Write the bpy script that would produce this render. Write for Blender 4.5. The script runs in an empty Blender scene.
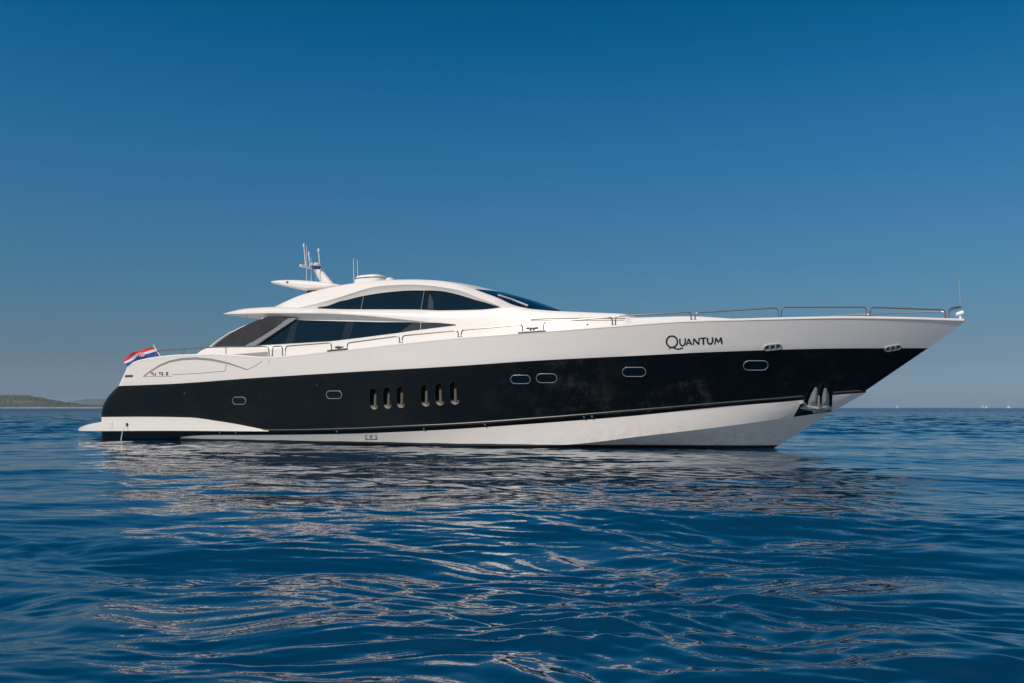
import bpy, bmesh, math, random
import numpy as np
from mathutils import Vector, Matrix
from mathutils.bvhtree import BVHTree

random.seed(4)
rng = np.random.default_rng(7)
R = math.radians
scene = bpy.context.scene
C = scene.collection

# ------------------------------------------------------------------ camera, sky, sun, exposure
F_PX, CX, HY = 900.0, 512.0, 407.6            # focal length in pixels, image centre, horizon row
CAM_H = 1.27
cam_d = bpy.data.cameras.new('camera')
cam = bpy.data.objects.new('camera', cam_d)
C.objects.link(cam)
cam_d.sensor_width = 36.0
cam_d.lens = 36.0 * F_PX / 1024.0
cam_d.shift_y = (HY - 341.5) / 1024.0
cam_d.clip_start = 0.1
cam_d.clip_end = 80000
cam.location = (0, 0, CAM_H)
cam.rotation_euler = (R(90), 0, 0)
scene.camera = cam

SUN_EL = R(47)
SUN_DIR = Vector((-0.74 * math.cos(SUN_EL), -0.673 * math.cos(SUN_EL), math.sin(SUN_EL))).normalized()  # towards the sun
w = bpy.data.worlds.new('World')
scene.world = w
w.use_nodes = True
nt = w.node_tree
nt.nodes.clear()
sky = nt.nodes.new('ShaderNodeTexSky')
sky.sky_type = 'NISHITA'
sky.sun_disc = False
sky.sun_elevation = SUN_EL
sky.sun_rotation = math.atan2(SUN_DIR.x, SUN_DIR.y)
sky.air_density = 1.0
sky.dust_density = 0.6
sky.ozone_density = 2.0
geo = nt.nodes.new('ShaderNodeTexCoord')
sep = nt.nodes.new('ShaderNodeSeparateXYZ')
nt.links.new(geo.outputs['Generated'], sep.inputs[0])
ramp = nt.nodes.new('ShaderNodeValToRGB')       # a polarised sky: deeper blue higher up, grey haze low down
ramp.color_ramp.interpolation = 'CARDINAL'
SKY_RAMP = [(0.009, (0.320, 0.457, 0.771)), (0.053, (0.274, 0.373, 0.527)), (0.121, (0.228, 0.427, 0.552)), (0.221, (0.167, 0.493, 0.667)),
            (0.32, (0.068, 0.501, 0.713)), (0.409, (0.0, 0.445, 0.665)), (0.6, (0.03, 0.40, 0.60)), (0.9, (0.20, 0.45, 0.65))]
el = ramp.color_ramp.elements
nt.links.new(sep.outputs['Z'], ramp.inputs['Fac'])
mul = nt.nodes.new('ShaderNodeMix')
mul.data_type = 'RGBA'
mul.blend_type = 'MULTIPLY'
mul.inputs['Factor'].default_value = 1.0
nt.links.new(sky.outputs[0], mul.inputs['A'])
nt.links.new(ramp.outputs['Color'], mul.inputs['B'])
bg = nt.nodes.new('ShaderNodeBackground')
bg.inputs['Strength'].default_value = 0.10
out = nt.nodes.new('ShaderNodeOutputWorld')
pol = nt.nodes.new('ShaderNodeMapRange')          # the polarised band lies away from the sun; the sky behind the camera keeps its own colour
pol.interpolation_type = 'SMOOTHSTEP'
pol.inputs['From Min'].default_value = -0.25
pol.inputs['From Max'].default_value = 0.35
nt.links.new(sep.outputs['Y'], pol.inputs['Value'])
mix = nt.nodes.new('ShaderNodeMix')
mix.data_type = 'RGBA'
nt.links.new(pol.outputs[0], mix.inputs['Factor'])
nt.links.new(sky.outputs[0], mix.inputs['A'])
nt.links.new(mul.outputs['Result'], mix.inputs['B'])
nt.links.new(mix.outputs['Result'], bg.inputs['Color'])
nt.links.new(bg.outputs[0], out.inputs[0])

while len(el) > 1:
    el.remove(el[-1])
for i, (p, c) in enumerate(SKY_RAMP):
    e = el[0] if i == 0 else el.new(p)
    e.position = p
    e.color = (*c, 1)

sl = bpy.data.lights.new('sun', 'SUN')
sl.energy = 3.28
sl.angle = R(0.5)
sl.color = (1.0, 0.868, 0.715)
so = bpy.data.objects.new('sun', sl)
C.objects.link(so)
so.rotation_euler = SUN_DIR.to_track_quat('Z', 'Y').to_euler()
so.location = (-30, -40, 60)

vs = scene.view_settings
vs.view_transform = 'Standard'
vs.look = 'None'
vs.exposure = 0.0
vs.gamma = 1.0
vs.use_curve_mapping = False
scene.render.engine = 'CYCLES'
cy = scene.cycles
cy.use_denoising = True
cy.max_bounces = 8
cy.sample_clamp_indirect = 6.0

# ------------------------------------------------------------------ materials
def mat(name, col, rough=0.5, metal=0.0, ior=1.5, coat=0.0, build=None):
    m = bpy.data.materials.new(name)
    m.use_nodes = True
    b = m.node_tree.nodes['Principled BSDF']
    b.inputs['Base Color'].default_value = (*col, 1)
    b.inputs['Roughness'].default_value = rough
    b.inputs['Metallic'].default_value = metal
    b.inputs['IOR'].default_value = ior
    b.inputs['Coat Weight'].default_value = coat
    b.inputs['Coat Roughness'].default_value = 0.06
    if build:
        build(m.node_tree, b)
    return m

def nodes_noise(t, scale, detail=4, rough=0.55, stretch=(1, 1, 1)):
    tc = t.nodes.new('ShaderNodeTexCoord')
    mp = t.nodes.new('ShaderNodeMapping')
    mp.inputs['Scale'].default_value = stretch
    n = t.nodes.new('ShaderNodeTexNoise')
    n.inputs['Scale'].default_value = scale
    n.inputs['Detail'].default_value = detail
    n.inputs['Roughness'].default_value = rough
    t.links.new(tc.outputs['Object'], mp.inputs['Vector'])
    t.links.new(mp.outputs[0], n.inputs['Vector'])
    return n

def map_range(t, src, a, b, c, d):
    m = t.nodes.new('ShaderNodeMapRange')
    m.inputs['From Min'].default_value = a
    m.inputs['From Max'].default_value = b
    m.inputs['To Min'].default_value = c
    m.inputs['To Max'].default_value = d
    t.links.new(src, m.inputs['Value'])
    return m

def mixcol(t, fac, c1, c2):
    m = t.nodes.new('ShaderNodeMix')
    m.data_type = 'RGBA'
    t.links.new(fac, m.inputs['Factor'])
    for key, c in (('A', c1), ('B', c2)):
        if isinstance(c, tuple):
            m.inputs[key].default_value = (*c, 1)
        else:
            t.links.new(c, m.inputs[key])
    return m.outputs['Result']

def gelcoat(col1, col2, rough):
    def f(t, b):
        n = nodes_noise(t, 1.4, 5, 0.6, (0.5, 1, 2.0))
        mr = map_range(t, n.outputs['Fac'], 0.35, 0.7, 0, 1)
        t.links.new(mixcol(t, mr.outputs[0], col1, col2), b.inputs['Base Color'])
        r = map_range(t, n.outputs['Fac'], 0.3, 0.7, rough * 0.8, rough * 1.3)
        t.links.new(r.outputs[0], b.inputs['Roughness'])
    return f

M = {}
WHITE = (0.80, 0.775, 0.745)
M['white'] = mat('white_gelcoat', WHITE, 0.28, build=gelcoat(WHITE, (0.775, 0.75, 0.72), 0.28))
def black_build(t, b):
    n = nodes_noise(t, 1.1, 6, 0.65, (0.7, 1, 1))
    mr = map_range(t, n.outputs['Fac'], 0.5, 0.8, 0, 1)
    base_ = mixcol(t, mr.outputs[0], (0.003, 0.006, 0.0085), (0.009, 0.011, 0.011))
    tc = t.nodes.new('ShaderNodeTexCoord')            # mottled light off the water, painted into the bow's colour
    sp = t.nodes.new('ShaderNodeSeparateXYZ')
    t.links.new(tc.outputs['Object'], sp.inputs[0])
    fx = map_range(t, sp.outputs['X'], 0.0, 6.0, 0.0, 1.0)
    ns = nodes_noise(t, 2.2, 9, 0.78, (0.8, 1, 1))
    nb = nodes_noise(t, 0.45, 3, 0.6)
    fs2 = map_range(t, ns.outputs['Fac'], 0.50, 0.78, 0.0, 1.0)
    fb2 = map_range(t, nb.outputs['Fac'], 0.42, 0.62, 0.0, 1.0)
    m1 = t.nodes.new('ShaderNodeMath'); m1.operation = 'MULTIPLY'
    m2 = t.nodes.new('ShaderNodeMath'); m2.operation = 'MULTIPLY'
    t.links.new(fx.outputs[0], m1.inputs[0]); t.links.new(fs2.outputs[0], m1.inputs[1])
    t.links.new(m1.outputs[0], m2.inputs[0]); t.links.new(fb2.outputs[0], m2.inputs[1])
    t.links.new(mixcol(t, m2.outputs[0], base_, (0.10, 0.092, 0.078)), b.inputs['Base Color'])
    r = map_range(t, n.outputs['Fac'], 0.35, 0.75, 0.10, 0.26)
    t.links.new(r.outputs[0], b.inputs['Roughness'])
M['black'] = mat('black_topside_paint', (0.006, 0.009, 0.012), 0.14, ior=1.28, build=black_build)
def bottom_build(t, b):
    tc = t.nodes.new('ShaderNodeTexCoord')
    sp = t.nodes.new('ShaderNodeSeparateXYZ')
    t.links.new(tc.outputs['Object'], sp.inputs[0])
    n2 = nodes_noise(t, 0.8, 3)
    ad = t.nodes.new('ShaderNodeMath')
    ad.operation = 'MULTIPLY_ADD'
    ad.inputs[1].default_value = -0.05
    t.links.new(n2.outputs['Fac'], ad.inputs[0])
    t.links.new(sp.outputs['Z'], ad.inputs[2])
    st = map_range(t, ad.outputs[0], 0.065, 0.08, 0, 1)
    n = nodes_noise(t, 1.4, 5, 0.6, (0.5, 1, 2))
    mr = map_range(t, n.outputs['Fac'], 0.35, 0.7, 0, 1)
    wcol = mixcol(t, mr.outputs[0], (0.72, 0.69, 0.66), (0.68, 0.655, 0.625))
    nsc = nodes_noise(t, 5.0, 8, 0.72, (0.7, 1, 1))    # painted mottling in place of the ripple light off the water
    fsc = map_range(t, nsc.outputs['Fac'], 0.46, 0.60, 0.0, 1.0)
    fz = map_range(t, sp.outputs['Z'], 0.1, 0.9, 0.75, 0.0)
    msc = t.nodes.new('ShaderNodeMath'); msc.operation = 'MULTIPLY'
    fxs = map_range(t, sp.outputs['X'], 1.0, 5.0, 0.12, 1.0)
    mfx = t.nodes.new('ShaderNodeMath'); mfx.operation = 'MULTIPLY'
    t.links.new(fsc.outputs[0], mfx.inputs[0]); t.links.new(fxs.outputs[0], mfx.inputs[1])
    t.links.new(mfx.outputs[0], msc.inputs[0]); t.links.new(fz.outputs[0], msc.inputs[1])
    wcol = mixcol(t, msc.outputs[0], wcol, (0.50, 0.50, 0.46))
    t.links.new(mixcol(t, st.outputs[0], (0.012, 0.012, 0.012), wcol), b.inputs['Base Color'])
    r = map_range(t, st.outputs[0], 0, 1, 0.6, 0.25)
    t.links.new(r.outputs[0], b.inputs['Roughness'])
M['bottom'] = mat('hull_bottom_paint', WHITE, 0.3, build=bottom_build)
M['glass'] = mat('tinted_glass', (0.0005, 0.008, 0.017), 0.06, ior=1.36)
M['glass'].node_tree.nodes['Principled BSDF'].inputs['Specular Tint'].default_value = (0.55, 0.9, 1.0, 1)
M['curtain'] = mat('curtain_behind_glass', (0.008, 0.019, 0.029), 0.06, ior=1.4)
M['glass2'] = mat('grey_tinted_glass', (0.03, 0.033, 0.036), 0.06, ior=1.5)
M['steel'] = mat('stainless_steel', (0.62, 0.60, 0.57), 0.22, 1.0)
M['dull'] = mat('dull_steel', (0.11, 0.108, 0.10), 0.4, 0.5)
M['silver'] = mat('silver_paint', (0.24, 0.25, 0.26), 0.3, 0.3)
M['rail'] = mat('rail_steel', (0.23, 0.22, 0.205), 0.30, 0.65)
M['chrome'] = mat('bright_chrome', (0.62, 0.61, 0.60), 0.25, 0.7)
M['smoke'] = mat('smoked_screen', (0.030, 0.026, 0.023), 0.22, build=lambda t, b: t.links.new(
    mixcol(t, map_range(t, nodes_noise(t, 1.3, 3).outputs['Fac'], 0.35, 0.7, 0, 1).outputs[0], (0.014, 0.012, 0.011), (0.042, 0.034, 0.028)), b.inputs['Base Color']))
M['seat'] = mat('seat_behind_glass', (0.045, 0.045, 0.045), 0.1)
M['dark'] = mat('dark_plastic', (0.012, 0.012, 0.013), 0.45)
M['vent'] = mat('vent_blade_steel', (0.15, 0.13, 0.10), 0.35, 0.4)
M['ventdark'] = mat('vent_liner', (0.012, 0.012, 0.013), 0.3)
M['ventlip'] = mat('vent_lip_sunlit', (0.38, 0.355, 0.32), 0.35, 0.3)  # sunlit floor of the scoop, its brightness put into the lip's colour
M['ventblack'] = mat('vent_rim', (0.01, 0.01, 0.011), 0.2)
M['grey_strip'] = mat('groove_seal_and_shade', (0.30, 0.29, 0.26), 0.5)  # seams and trim, also the painted shade of the coaming recess
M['ink'] = mat('black_vinyl', (0.010, 0.010, 0.012), 0.35)
M['beige'] = mat('beige_upholstery', (0.42, 0.36, 0.28), 0.8)
M['red'] = mat('flag_red', (0.55, 0.02, 0.05), 0.8)
M['flagwhite'] = mat('flag_white', (0.62, 0.61, 0.63), 0.8)
M['blue'] = mat('flag_blue', (0.015, 0.045, 0.27), 0.8)
M['radar'] = mat('radar_plastic', (0.78, 0.78, 0.77), 0.4)
M['radarblue'] = mat('radar_blue_base', (0.03, 0.12, 0.30), 0.4)

# ------------------------------------------------------------------ mesh helpers
class MB:
    def __init__(s):
        s.v, s.f, s.m = [], [], []
    def vert(s, p):
        s.v.append(tuple(p))
        return len(s.v) - 1
    def face(s, idx, mi=0):
        s.f.append(tuple(idx))
        s.m.append(mi)
    def grid(s, rows, mi=0, close_u=False, close_v=False):
        base = [[s.vert(p) for p in r] for r in rows]
        n, k = len(base), len(base[0])
        for i in range(n if close_u else n - 1):
            for j in range(k if close_v else k - 1):
                a, b = base[i], base[(i + 1) % n]
                q = (a[j], b[j], b[(j + 1) % k], a[(j + 1) % k])
                s.face(q, mi(i, j) if callable(mi) else mi)
        return base
    def tube(s, pts, r, n=8, mi=0, cap=True):
        pts = [Vector(p) for p in pts]
        rows = []
        up = Vector((0, 0, 1))
        for i, p in enumerate(pts):
            d = (pts[min(i + 1, len(pts) - 1)] - pts[max(i - 1, 0)]).normalized()
            a = d.cross(up)
            if a.length < 0.05:
                a = d.cross(Vector((1, 0, 0)))
            a.normalize()
            b = a.cross(d)
            rr = r[i] if isinstance(r, (list, tuple)) else r
            rows.append([p + (a * math.cos(t) + b * math.sin(t)) * rr for t in [2 * math.pi * k / n for k in range(n)]])
        base = s.grid(rows, mi, close_v=True)
        if cap:
            s.face(base[0], mi)
            s.face(list(reversed(base[-1])), mi)
    def lathe(s, prof, origin, axis=Vector((0, 0, 1)), n=20, mi=0):
        axis = Vector(axis).normalized()
        q = axis.to_track_quat('Z', 'Y').to_matrix()
        o = Vector(origin)
        rows = [[o + q @ Vector((r * math.cos(t), r * math.sin(t), h)) for t in [2 * math.pi * k / n for k in range(n)]] for r, h in prof]
        base = s.grid(rows, mi, close_v=True)
        s.face(list(reversed(base[0])), mi)
        s.face(base[-1], mi)
    def box(s, c, size, rot=None, mi=0, bev=0.0):
        bm = bmesh.new()
        bmesh.ops.create_cube(bm, size=1)
        for v in bm.verts:
            v.co = Vector((v.co.x * size[0], v.co.y * size[1], v.co.z * size[2]))
        if bev:
            bmesh.ops.bevel(bm, geom=bm.edges[:], offset=bev, segments=2, affect='EDGES')
        o = len(s.v)
        bm.verts.index_update()
        for v in bm.verts:
            p = v.co.copy()
            if rot is not None:
                p = rot @ p
            s.v.append(tuple(p + Vector(c)))
        for f in bm.faces:
            s.face([o + v.index for v in f.verts], mi)
        bm.free()
    def build(s, name, mats, parent=None, smooth=True, angle=32, merge=True):
        me = bpy.data.meshes.new(name)
        me.from_pydata(s.v, [], s.f)
        for m in (mats if isinstance(mats, (list, tuple)) else [mats]):
            me.materials.append(m)
        me.polygons.foreach_set('material_index', s.m)
        finish(me, smooth, angle, merge)
        o = bpy.data.objects.new(name, me)
        C.objects.link(o)
        if parent:
            o.parent = parent
        return o

def finish(me, smooth=True, angle=32, merge=True):
    bm = bmesh.new()
    bm.from_mesh(me)
    if merge:
        bmesh.ops.remove_doubles(bm, verts=bm.verts[:], dist=1e-4)
        bmesh.ops.dissolve_degenerate(bm, edges=bm.edges[:], dist=1e-5)
    bmesh.ops.recalc_face_normals(bm, faces=bm.faces[:])
    for f in bm.faces:
        f.smooth = smooth
    for e in bm.edges:
        if len(e.link_faces) == 2 and e.calc_face_angle(0) > R(angle):
            e.smooth = False
    bm.to_mesh(me)
    bm.free()

def pchip(x, y):
    x, y = np.asarray(x, float), np.asarray(y, float)
    h = np.diff(x)
    dl = np.diff(y) / h
    d = np.zeros_like(y)
    for i in range(1, len(x) - 1):
        if dl[i - 1] * dl[i] > 0:
            w1, w2 = 2 * h[i] + h[i - 1], h[i] + 2 * h[i - 1]
            d[i] = (w1 + w2) / (w1 / dl[i - 1] + w2 / dl[i])
    d[0], d[-1] = dl[0], dl[-1]
    def f(q):
        q = np.clip(np.asarray(q, float), x[0], x[-1])
        k = np.clip(np.searchsorted(x, q) - 1, 0, len(x) - 2)
        t = (q - x[k]) / h[k]
        return ((1 + 2 * t) * (1 - t) ** 2 * y[k] + t * (1 - t) ** 2 * h[k] * d[k]
                + t * t * (3 - 2 * t) * y[k + 1] + t * t * (t - 1) * h[k] * d[k + 1])
    return f

def pl(xs, ys):
    return lambda q: float(np.interp(q, xs, ys))

def tag(o, label=None, cat=None, group=None, kind=None):
    for k, v in (('label', label), ('category', cat), ('group', group), ('kind', kind)):
        if v:
            o[k] = v
    return o

# ------------------------------------------------------------------ the yacht's own frame: u forward, s to starboard (towards the photographer), z up
TH, Z0 = R(24), 31.85
CT, ST = math.cos(TH), math.sin(TH)
def uz(px, py, s):                       # a measured image point at half-breadth s -> boat u, z in metres
    k = (px - CX) / F_PX
    u = (k * (Z0 - s * CT) + s * ST) / (CT + k * ST)
    d = Z0 - u * ST - s * CT
    return u, CAM_H + (HY - py) / F_PX * d
def L(px, py, s):
    u, z = uz(px, py, s)
    return Vector((u, -s, z))
CAM_L = Vector((Z0 * ST, -Z0 * CT, CAM_H))
def hit(px, py, bvh):
    p = L(px, py, 0.0)
    d = (p - CAM_L).normalized()
    loc, n, i, dist = bvh.ray_cast(CAM_L, d)
    if loc is None:
        return None, None
    if n.dot(d) > 0:
        n = -n
    return loc, n
def bvh_of(o):
    me = o.data
    return BVHTree.FromPolygons([v.co.copy() for v in me.vertices], [tuple(p.vertices) for p in me.polygons])

yacht = bpy.data.objects.new('motor_yacht', None)
C.objects.link(yacht)
yacht.location = (0, Z0, 0)
yacht.rotation_euler = (0, 0, -TH)
tag(yacht, 'large white and black motor yacht lying still on the blue sea, bow to the right', 'yacht')

# ------------------------------------------------------------------ hull
class Level:
    def __init__(s, px, smax, umid, p, aft=0.06, r=0.5):
        s.smax, s.umid, s.p, s.aft, s.r = smax, umid, p, aft, r
        s.ue = uz(*px[-1], 0.0)[0]
        s.us = uz(*px[0], smax * (1 - aft) - r * 0.5)[0]
        us_, zs_ = [], []
        for (x, y) in px:
            sv = smax
            for _ in range(25):
                u, z = uz(x, y, sv)
                sv = 0.5 * sv + 0.5 * float(s.S(u))
            us_.append(u)
            zs_.append(z)
        us_[-1], zs_[-1] = uz(*px[-1], 0.0)
        for i in range(1, len(us_)):
            if us_[i] <= us_[i - 1]:
                us_[i] = us_[i - 1] + 1e-3
        s.z = pchip(us_, zs_)
    def S(s, u):
        u = min(max(u, s.us), s.ue)
        if u > s.umid:
            v = s.smax * (1 - ((u - s.umid) / (s.ue - s.umid)) ** s.p)
        else:
            v = s.smax * (1 - s.aft * ((s.umid - u) / (s.umid - s.us)) ** 2)
        d = u - s.us
        if d < s.r:
            v -= s.r - math.sqrt(max(0, s.r ** 2 - (s.r - d) ** 2))
        return v
    def at(s, t):
        u = s.us + (s.ue - s.us) * t
        return (u, s.S(u) if t < 1 else 0.0, float(s.z(u)))

SHEER = Level([(126, 372), (128, 367), (133, 363), (142, 360), (158, 357.3), (179, 355.4), (207, 354.6), (236, 355.6), (265, 357.6), (300, 355), (328, 351.7),
               (360, 348.5), (396, 344.3), (457, 338.3), (522, 333.2), (560, 330.3), (610, 326.5), (690, 321), (740, 319.6), (840, 317.4), (900, 318), (967, 320)],
              3.30, -2.0, 2.3)
BTOP = Level([(118, 386.6), (169, 384), (250, 378.3), (348, 372.2), (450, 366.4), (540, 360.4), (630, 356), (720, 351.7), (847, 348.4), (928, 348.2)],
             3.27, -2.0, 2.17)
BLOW = Level([(101, 417), (150, 416.8), (190, 417.5), (216, 420.8), (236, 424), (255, 427.7), (267, 429.9), (348, 428.5), (406, 426), (450, 424),
              (540, 417.8), (640, 409.6), (740, 401.2), (803, 396.0), (833, 392.4), (866, 390.4)], 3.10, -3.0, 1.85)
STT = Level([(101, 430.8), (175, 430.8), (267, 431.3), (348, 430.2), (406, 427.8), (450, 425.8), (540, 419.5), (640, 411.4), (740, 403.0), (803, 397.5), (833, 394), (866, 391.8)],
            3.12, -3.0, 1.85)
STB = Level([(101, 438.6), (150, 438.8), (172, 437.8), (192, 435.9), (215, 435.1), (250, 435.1), (340, 434), (440, 430), (530, 424), (630, 416.2), (720, 406.9), (803, 399.9), (833, 395.2), (866, 392.6)],
            3.04, -3.0, 1.8)
CHINE = Level([(101, 441.5), (172, 441.5), (250, 442.5), (350, 443.5), (450, 445.5), (540, 446), (570, 444.5), (600, 441.5), (630, 437.7), (720, 427), (792, 417.3), (832, 412)],
              2.90, -2.2, 2.1)

def keel(t):
    u = -16.3 + (CHINE.ue + 16.3) * t
    ze = float(CHINE.z(CHINE.ue))
    z = max(-0.9, ze - (CHINE.ue - u) * 0.66)
    return (u, 0.0, z)

T = np.concatenate([np.linspace(0, 0.06, 44, endpoint=False), np.linspace(0.06, 0.75, 90, endpoint=False), np.linspace(0.75, 1.0, 46)])
levels = [keel, CHINE.at, STB.at, STT.at, BLOW.at, BTOP.at, SHEER.at]
subs = [7, 3, 2, 2, 8, 5]
hullmb = MB()
rows_idx = []
def hull_row(t):
    pts, mats_ = [], []
    P = [Vector(l(t)) for l in levels]
    for k in range(len(P) - 1):
        for j in range(subs[k]):
            wv = j / subs[k]
            q = P[k].lerp(P[k + 1], wv)
            if k == 4:
                q.x -= 0.30 * 4 * wv * (1 - wv) * max(0, 1 - t * 12)
                q.y -= 0.10 * 4 * wv * (1 - wv) * (t ** 3) * (1 - t) * 4
            pts.append(q)
            mats_.append(k)
    pts.append(P[-1])
    return pts, mats_
rows = []
for t in T:
    pts, gap = hull_row(t)
    rows.append(pts)
U_STRIPE = uz(175, 434.8, 3.0)[0]
U_RAIL = uz(264, 430, 3.1)[0]
def hull_mat(k, u):
    if k == 0: return 2
    if k == 1: return 2 if u > U_STRIPE else 1
    if k == 2: return 1
    if k == 3: return 0 if u < U_RAIL else 1
    if k == 4: return 1
    return 0
nrow = len(rows[0])
for side in (1, -1):
    base = [[hullmb.vert((p.x, -side * p.y, p.z)) for p in r] for r in rows]
    rows_idx.append(base)
    for i in range(len(base) - 1):
        for j in range(nrow - 1):
            hullmb.face((base[i][j], base[i + 1][j], base[i + 1][j + 1], base[i][j + 1]), hull_mat(gap[j], rows[i][j].x))
a, b = rows_idx
for j in range(nrow - 1):          # transom
    hullmb.face((a[0][j], a[0][j + 1], b[0][j + 1], b[0][j]), hull_mat(gap[j], -17))
for i in range(len(a) - 1):        # deck
    hullmb.face((a[i][-1], a[i + 1][-1], b[i + 1][-1], b[i][-1]), 0)
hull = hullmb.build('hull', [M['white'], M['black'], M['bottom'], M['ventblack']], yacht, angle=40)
HB = bvh_of(hull)

def frame_at(px, py, bvh=None):
    p, n = hit(px, py, bvh or HB)
    e1 = Vector((1, 0, 0))
    e1 = (e1 - n * e1.dot(n)).normalized()
    e2 = n.cross(e1)
    if e2.z < 0:
        e2 = -e2
    return p, n, e1, e2

def stadium(a, b, n=10):                 # oblong outline, half width a, half height b
    pts = []
    r = min(a, b)
    if a >= b:
        for k in range(n + 1):
            t = -math.pi / 2 + math.pi * k / n
            pts.append((a - r + r * math.cos(t), r * math.sin(t)))
        for k in range(n + 1):
            t = math.pi / 2 + math.pi * k / n
            pts.append((-a + r + r * math.cos(t), r * math.sin(t)))
    else:
        for k in range(n + 1):
            t = math.pi * k / n
            pts.append((r * math.cos(t), b - r + r * math.sin(t)))
        for k in range(n + 1):
            t = math.pi + math.pi * k / n
            pts.append((r * math.cos(t), -b + r + r * math.sin(t)))
    return pts

def span(x0, x1, y0, y1, bvh=None):
    pa, _ = hit(x0, (y0 + y1) / 2, bvh or HB)
    pb, _ = hit(x1, (y0 + y1) / 2, bvh or HB)
    pc, _ = hit((x0 + x1) / 2, y0, bvh or HB)
    pd, _ = hit((x0 + x1) / 2, y1, bvh or HB)
    return (pa - pb).length / 2, (pc - pd).length / 2

# holes cut into the hull: air vents and the anchor pocket
VENTS = [(374, 388.2, 399.8), (387.4, 387.4, 398.9), (400.7, 386.5, 398), (425.4, 384, 406.8), (439.5, 383.2, 405.7), (454.5, 381.8, 404.8)]
VENTS = [(374, 388.2, 409.6), (387.4, 387.4, 408.8), (400.7, 386.4, 408), (425.4, 384.2, 406.6), (439.5, 383.2, 405.5), (454.5, 381.9, 404.7)]
cut = MB()
vent_specs = []
for x, y0, y1 in VENTS:
    p, n, e1, e2 = frame_at(x, (y0 + y1) / 2)
    _, hb = span(x - 4, x + 4, y0, y1)
    ha = 0.165
    vent_specs.append((p, n, e1, e2, ha, hb))
    ring0 = [p + e1 * q[0] + e2 * q[1] + n * 0.15 for q in stadium(ha, hb)]
    ring1 = [p + e1 * q[0] + e2 * q[1] - n * 0.32 for q in stadium(ha, hb)]
    bs = cut.grid([ring0, ring1], 0, close_v=True)
    cut.face(bs[0]); cut.face(list(reversed(bs[1])))
POCKET = [(811.2, 383.9), (832.6, 383.2), (831.4, 411.4), (793.2, 417.0)]
pk = [hit(x, y, HB) for x, y in POCKET]
pn = sum((n for _, n in pk), Vector()).normalized()
pc = sum((p for p, _ in pk), Vector()) / 4
pocket_front = [p + pn * 0.3 for p, _ in pk]
pocket_back = []
for p, _ in pk:
    d = (p - pc).dot(pn)
    pocket_back.append(p - pn * (d + 0.19))
i0 = [cut.vert(p) for p in pocket_front]
i1 = [cut.vert(p) for p in pocket_back]
cut.face(i0); cut.face(list(reversed(i1)))
for k in range(4):
    cut.face((i0[k], i0[(k + 1) % 4], i1[(k + 1) % 4], i1[k]))
cutter = cut.build('hull_cutter', [M['ventblack']], yacht)
bo = hull.modifiers.new('cut', 'BOOLEAN')
bo.operation = 'DIFFERENCE'
bo.object = cutter
bo.solver = 'EXACT'
try:
    bo.material_mode = 'TRANSFER'
except Exception:
    pass
dg = bpy.context.evaluated_depsgraph_get()
dg.update()
newme = bpy.data.meshes.new_from_object(hull.evaluated_get(dg))
hull.modifiers.clear()
old = hull.data
hull.data = newme
newme.name = 'hull'
bpy.data.objects.remove(cutter)
finish(newme, True, 11, False)
print('hull faces', len(old.polygons), '->', len(newme.polygons), [m.name for m in newme.materials])

for p, n, e1, e2, ha, hb in vent_specs:
    v = MB()
    prof = [(1.0, 0.012, 1.06), (1.0, 0.012, 0.97), (1.0, -0.02, 0.96), (1.0, -0.16, 0.92), (1.0, -0.24, 0.72), (1.0, -0.265, 0.3), (1.0, -0.27, 0.02)]
    ringsv = []
    for _, dn, sc in prof:
        dd = (1 - sc) * ha
        ringsv.append([p + e1 * q[0] + e2 * q[1] + n * dn for q in stadium(max(ha - dd, 0.002), hb - dd)])
    v.grid(ringsv, lambda i, j: 1 if i < 2 else 0, close_v=True)
    vo = v.build('air_vent', [M['ventdark'], M['ventblack']], yacht)
    bl = MB()                                    # the curved steel blade standing in the scoop
    rws = []
    for k in range(9):
        c_ = k / 8
        yv = -hb + 0.09 + c_ * hb * 1.15
        dep = -0.01 - 0.06 * c_
        rws.append([p + e1 * (0.058 * math.sin(q_)) + e2 * yv + n * (dep + 0.05 * (math.cos(q_) - 1)) for q_ in np.linspace(-1.3, 1.3, 9)])
    bl.grid(rws)
    bl.build('vent_blade', M['vent'], vo)
    lp = MB()
    rws = []
    for q_ in np.linspace(math.pi * 1.08, math.pi * 1.92, 13):
        cx_, sy_ = math.cos(q_), math.sin(q_)
        r0 = ha * 0.955
        base_ = p + e2 * (-hb + ha)
        rws.append([base_ + e1 * cx_ * r0 + e2 * sy_ * r0 + n * 0.004, base_ + e1 * cx_ * r0 * 0.92 + e2 * (sy_ * r0 * 0.92 + 0.012) - n * 0.03,
                    base_ + e1 * cx_ * r0 * 0.78 + e2 * (sy_ * r0 * 0.80 + 0.02) - n * 0.11, base_ + e1 * cx_ * r0 * 0.5 + e2 * (sy_ * r0 * 0.62 + 0.04) - n * 0.2])
    lp.grid(rws)
    lp.build('vent_lip', M['ventlip'], vo)
pkt = MB()
bs = [pkt.vert(p + pn * 0.012) for p in pocket_back]
pkt.face(bs)
ff = [pkt.vert(p + (pc - p).normalized() * 0.004 + pn * 0.006) for p, _ in pk]
for k in range(4):
    pkt.face((bs[k], bs[(k + 1) % 4], ff[(k + 1) % 4], ff[k]))
M['pocket'] = mat('pocket_plate', (0.05, 0.095, 0.115), 0.22, 0.8)
pkt.build('anchor_pocket', [M['pocket']], yacht)

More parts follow.
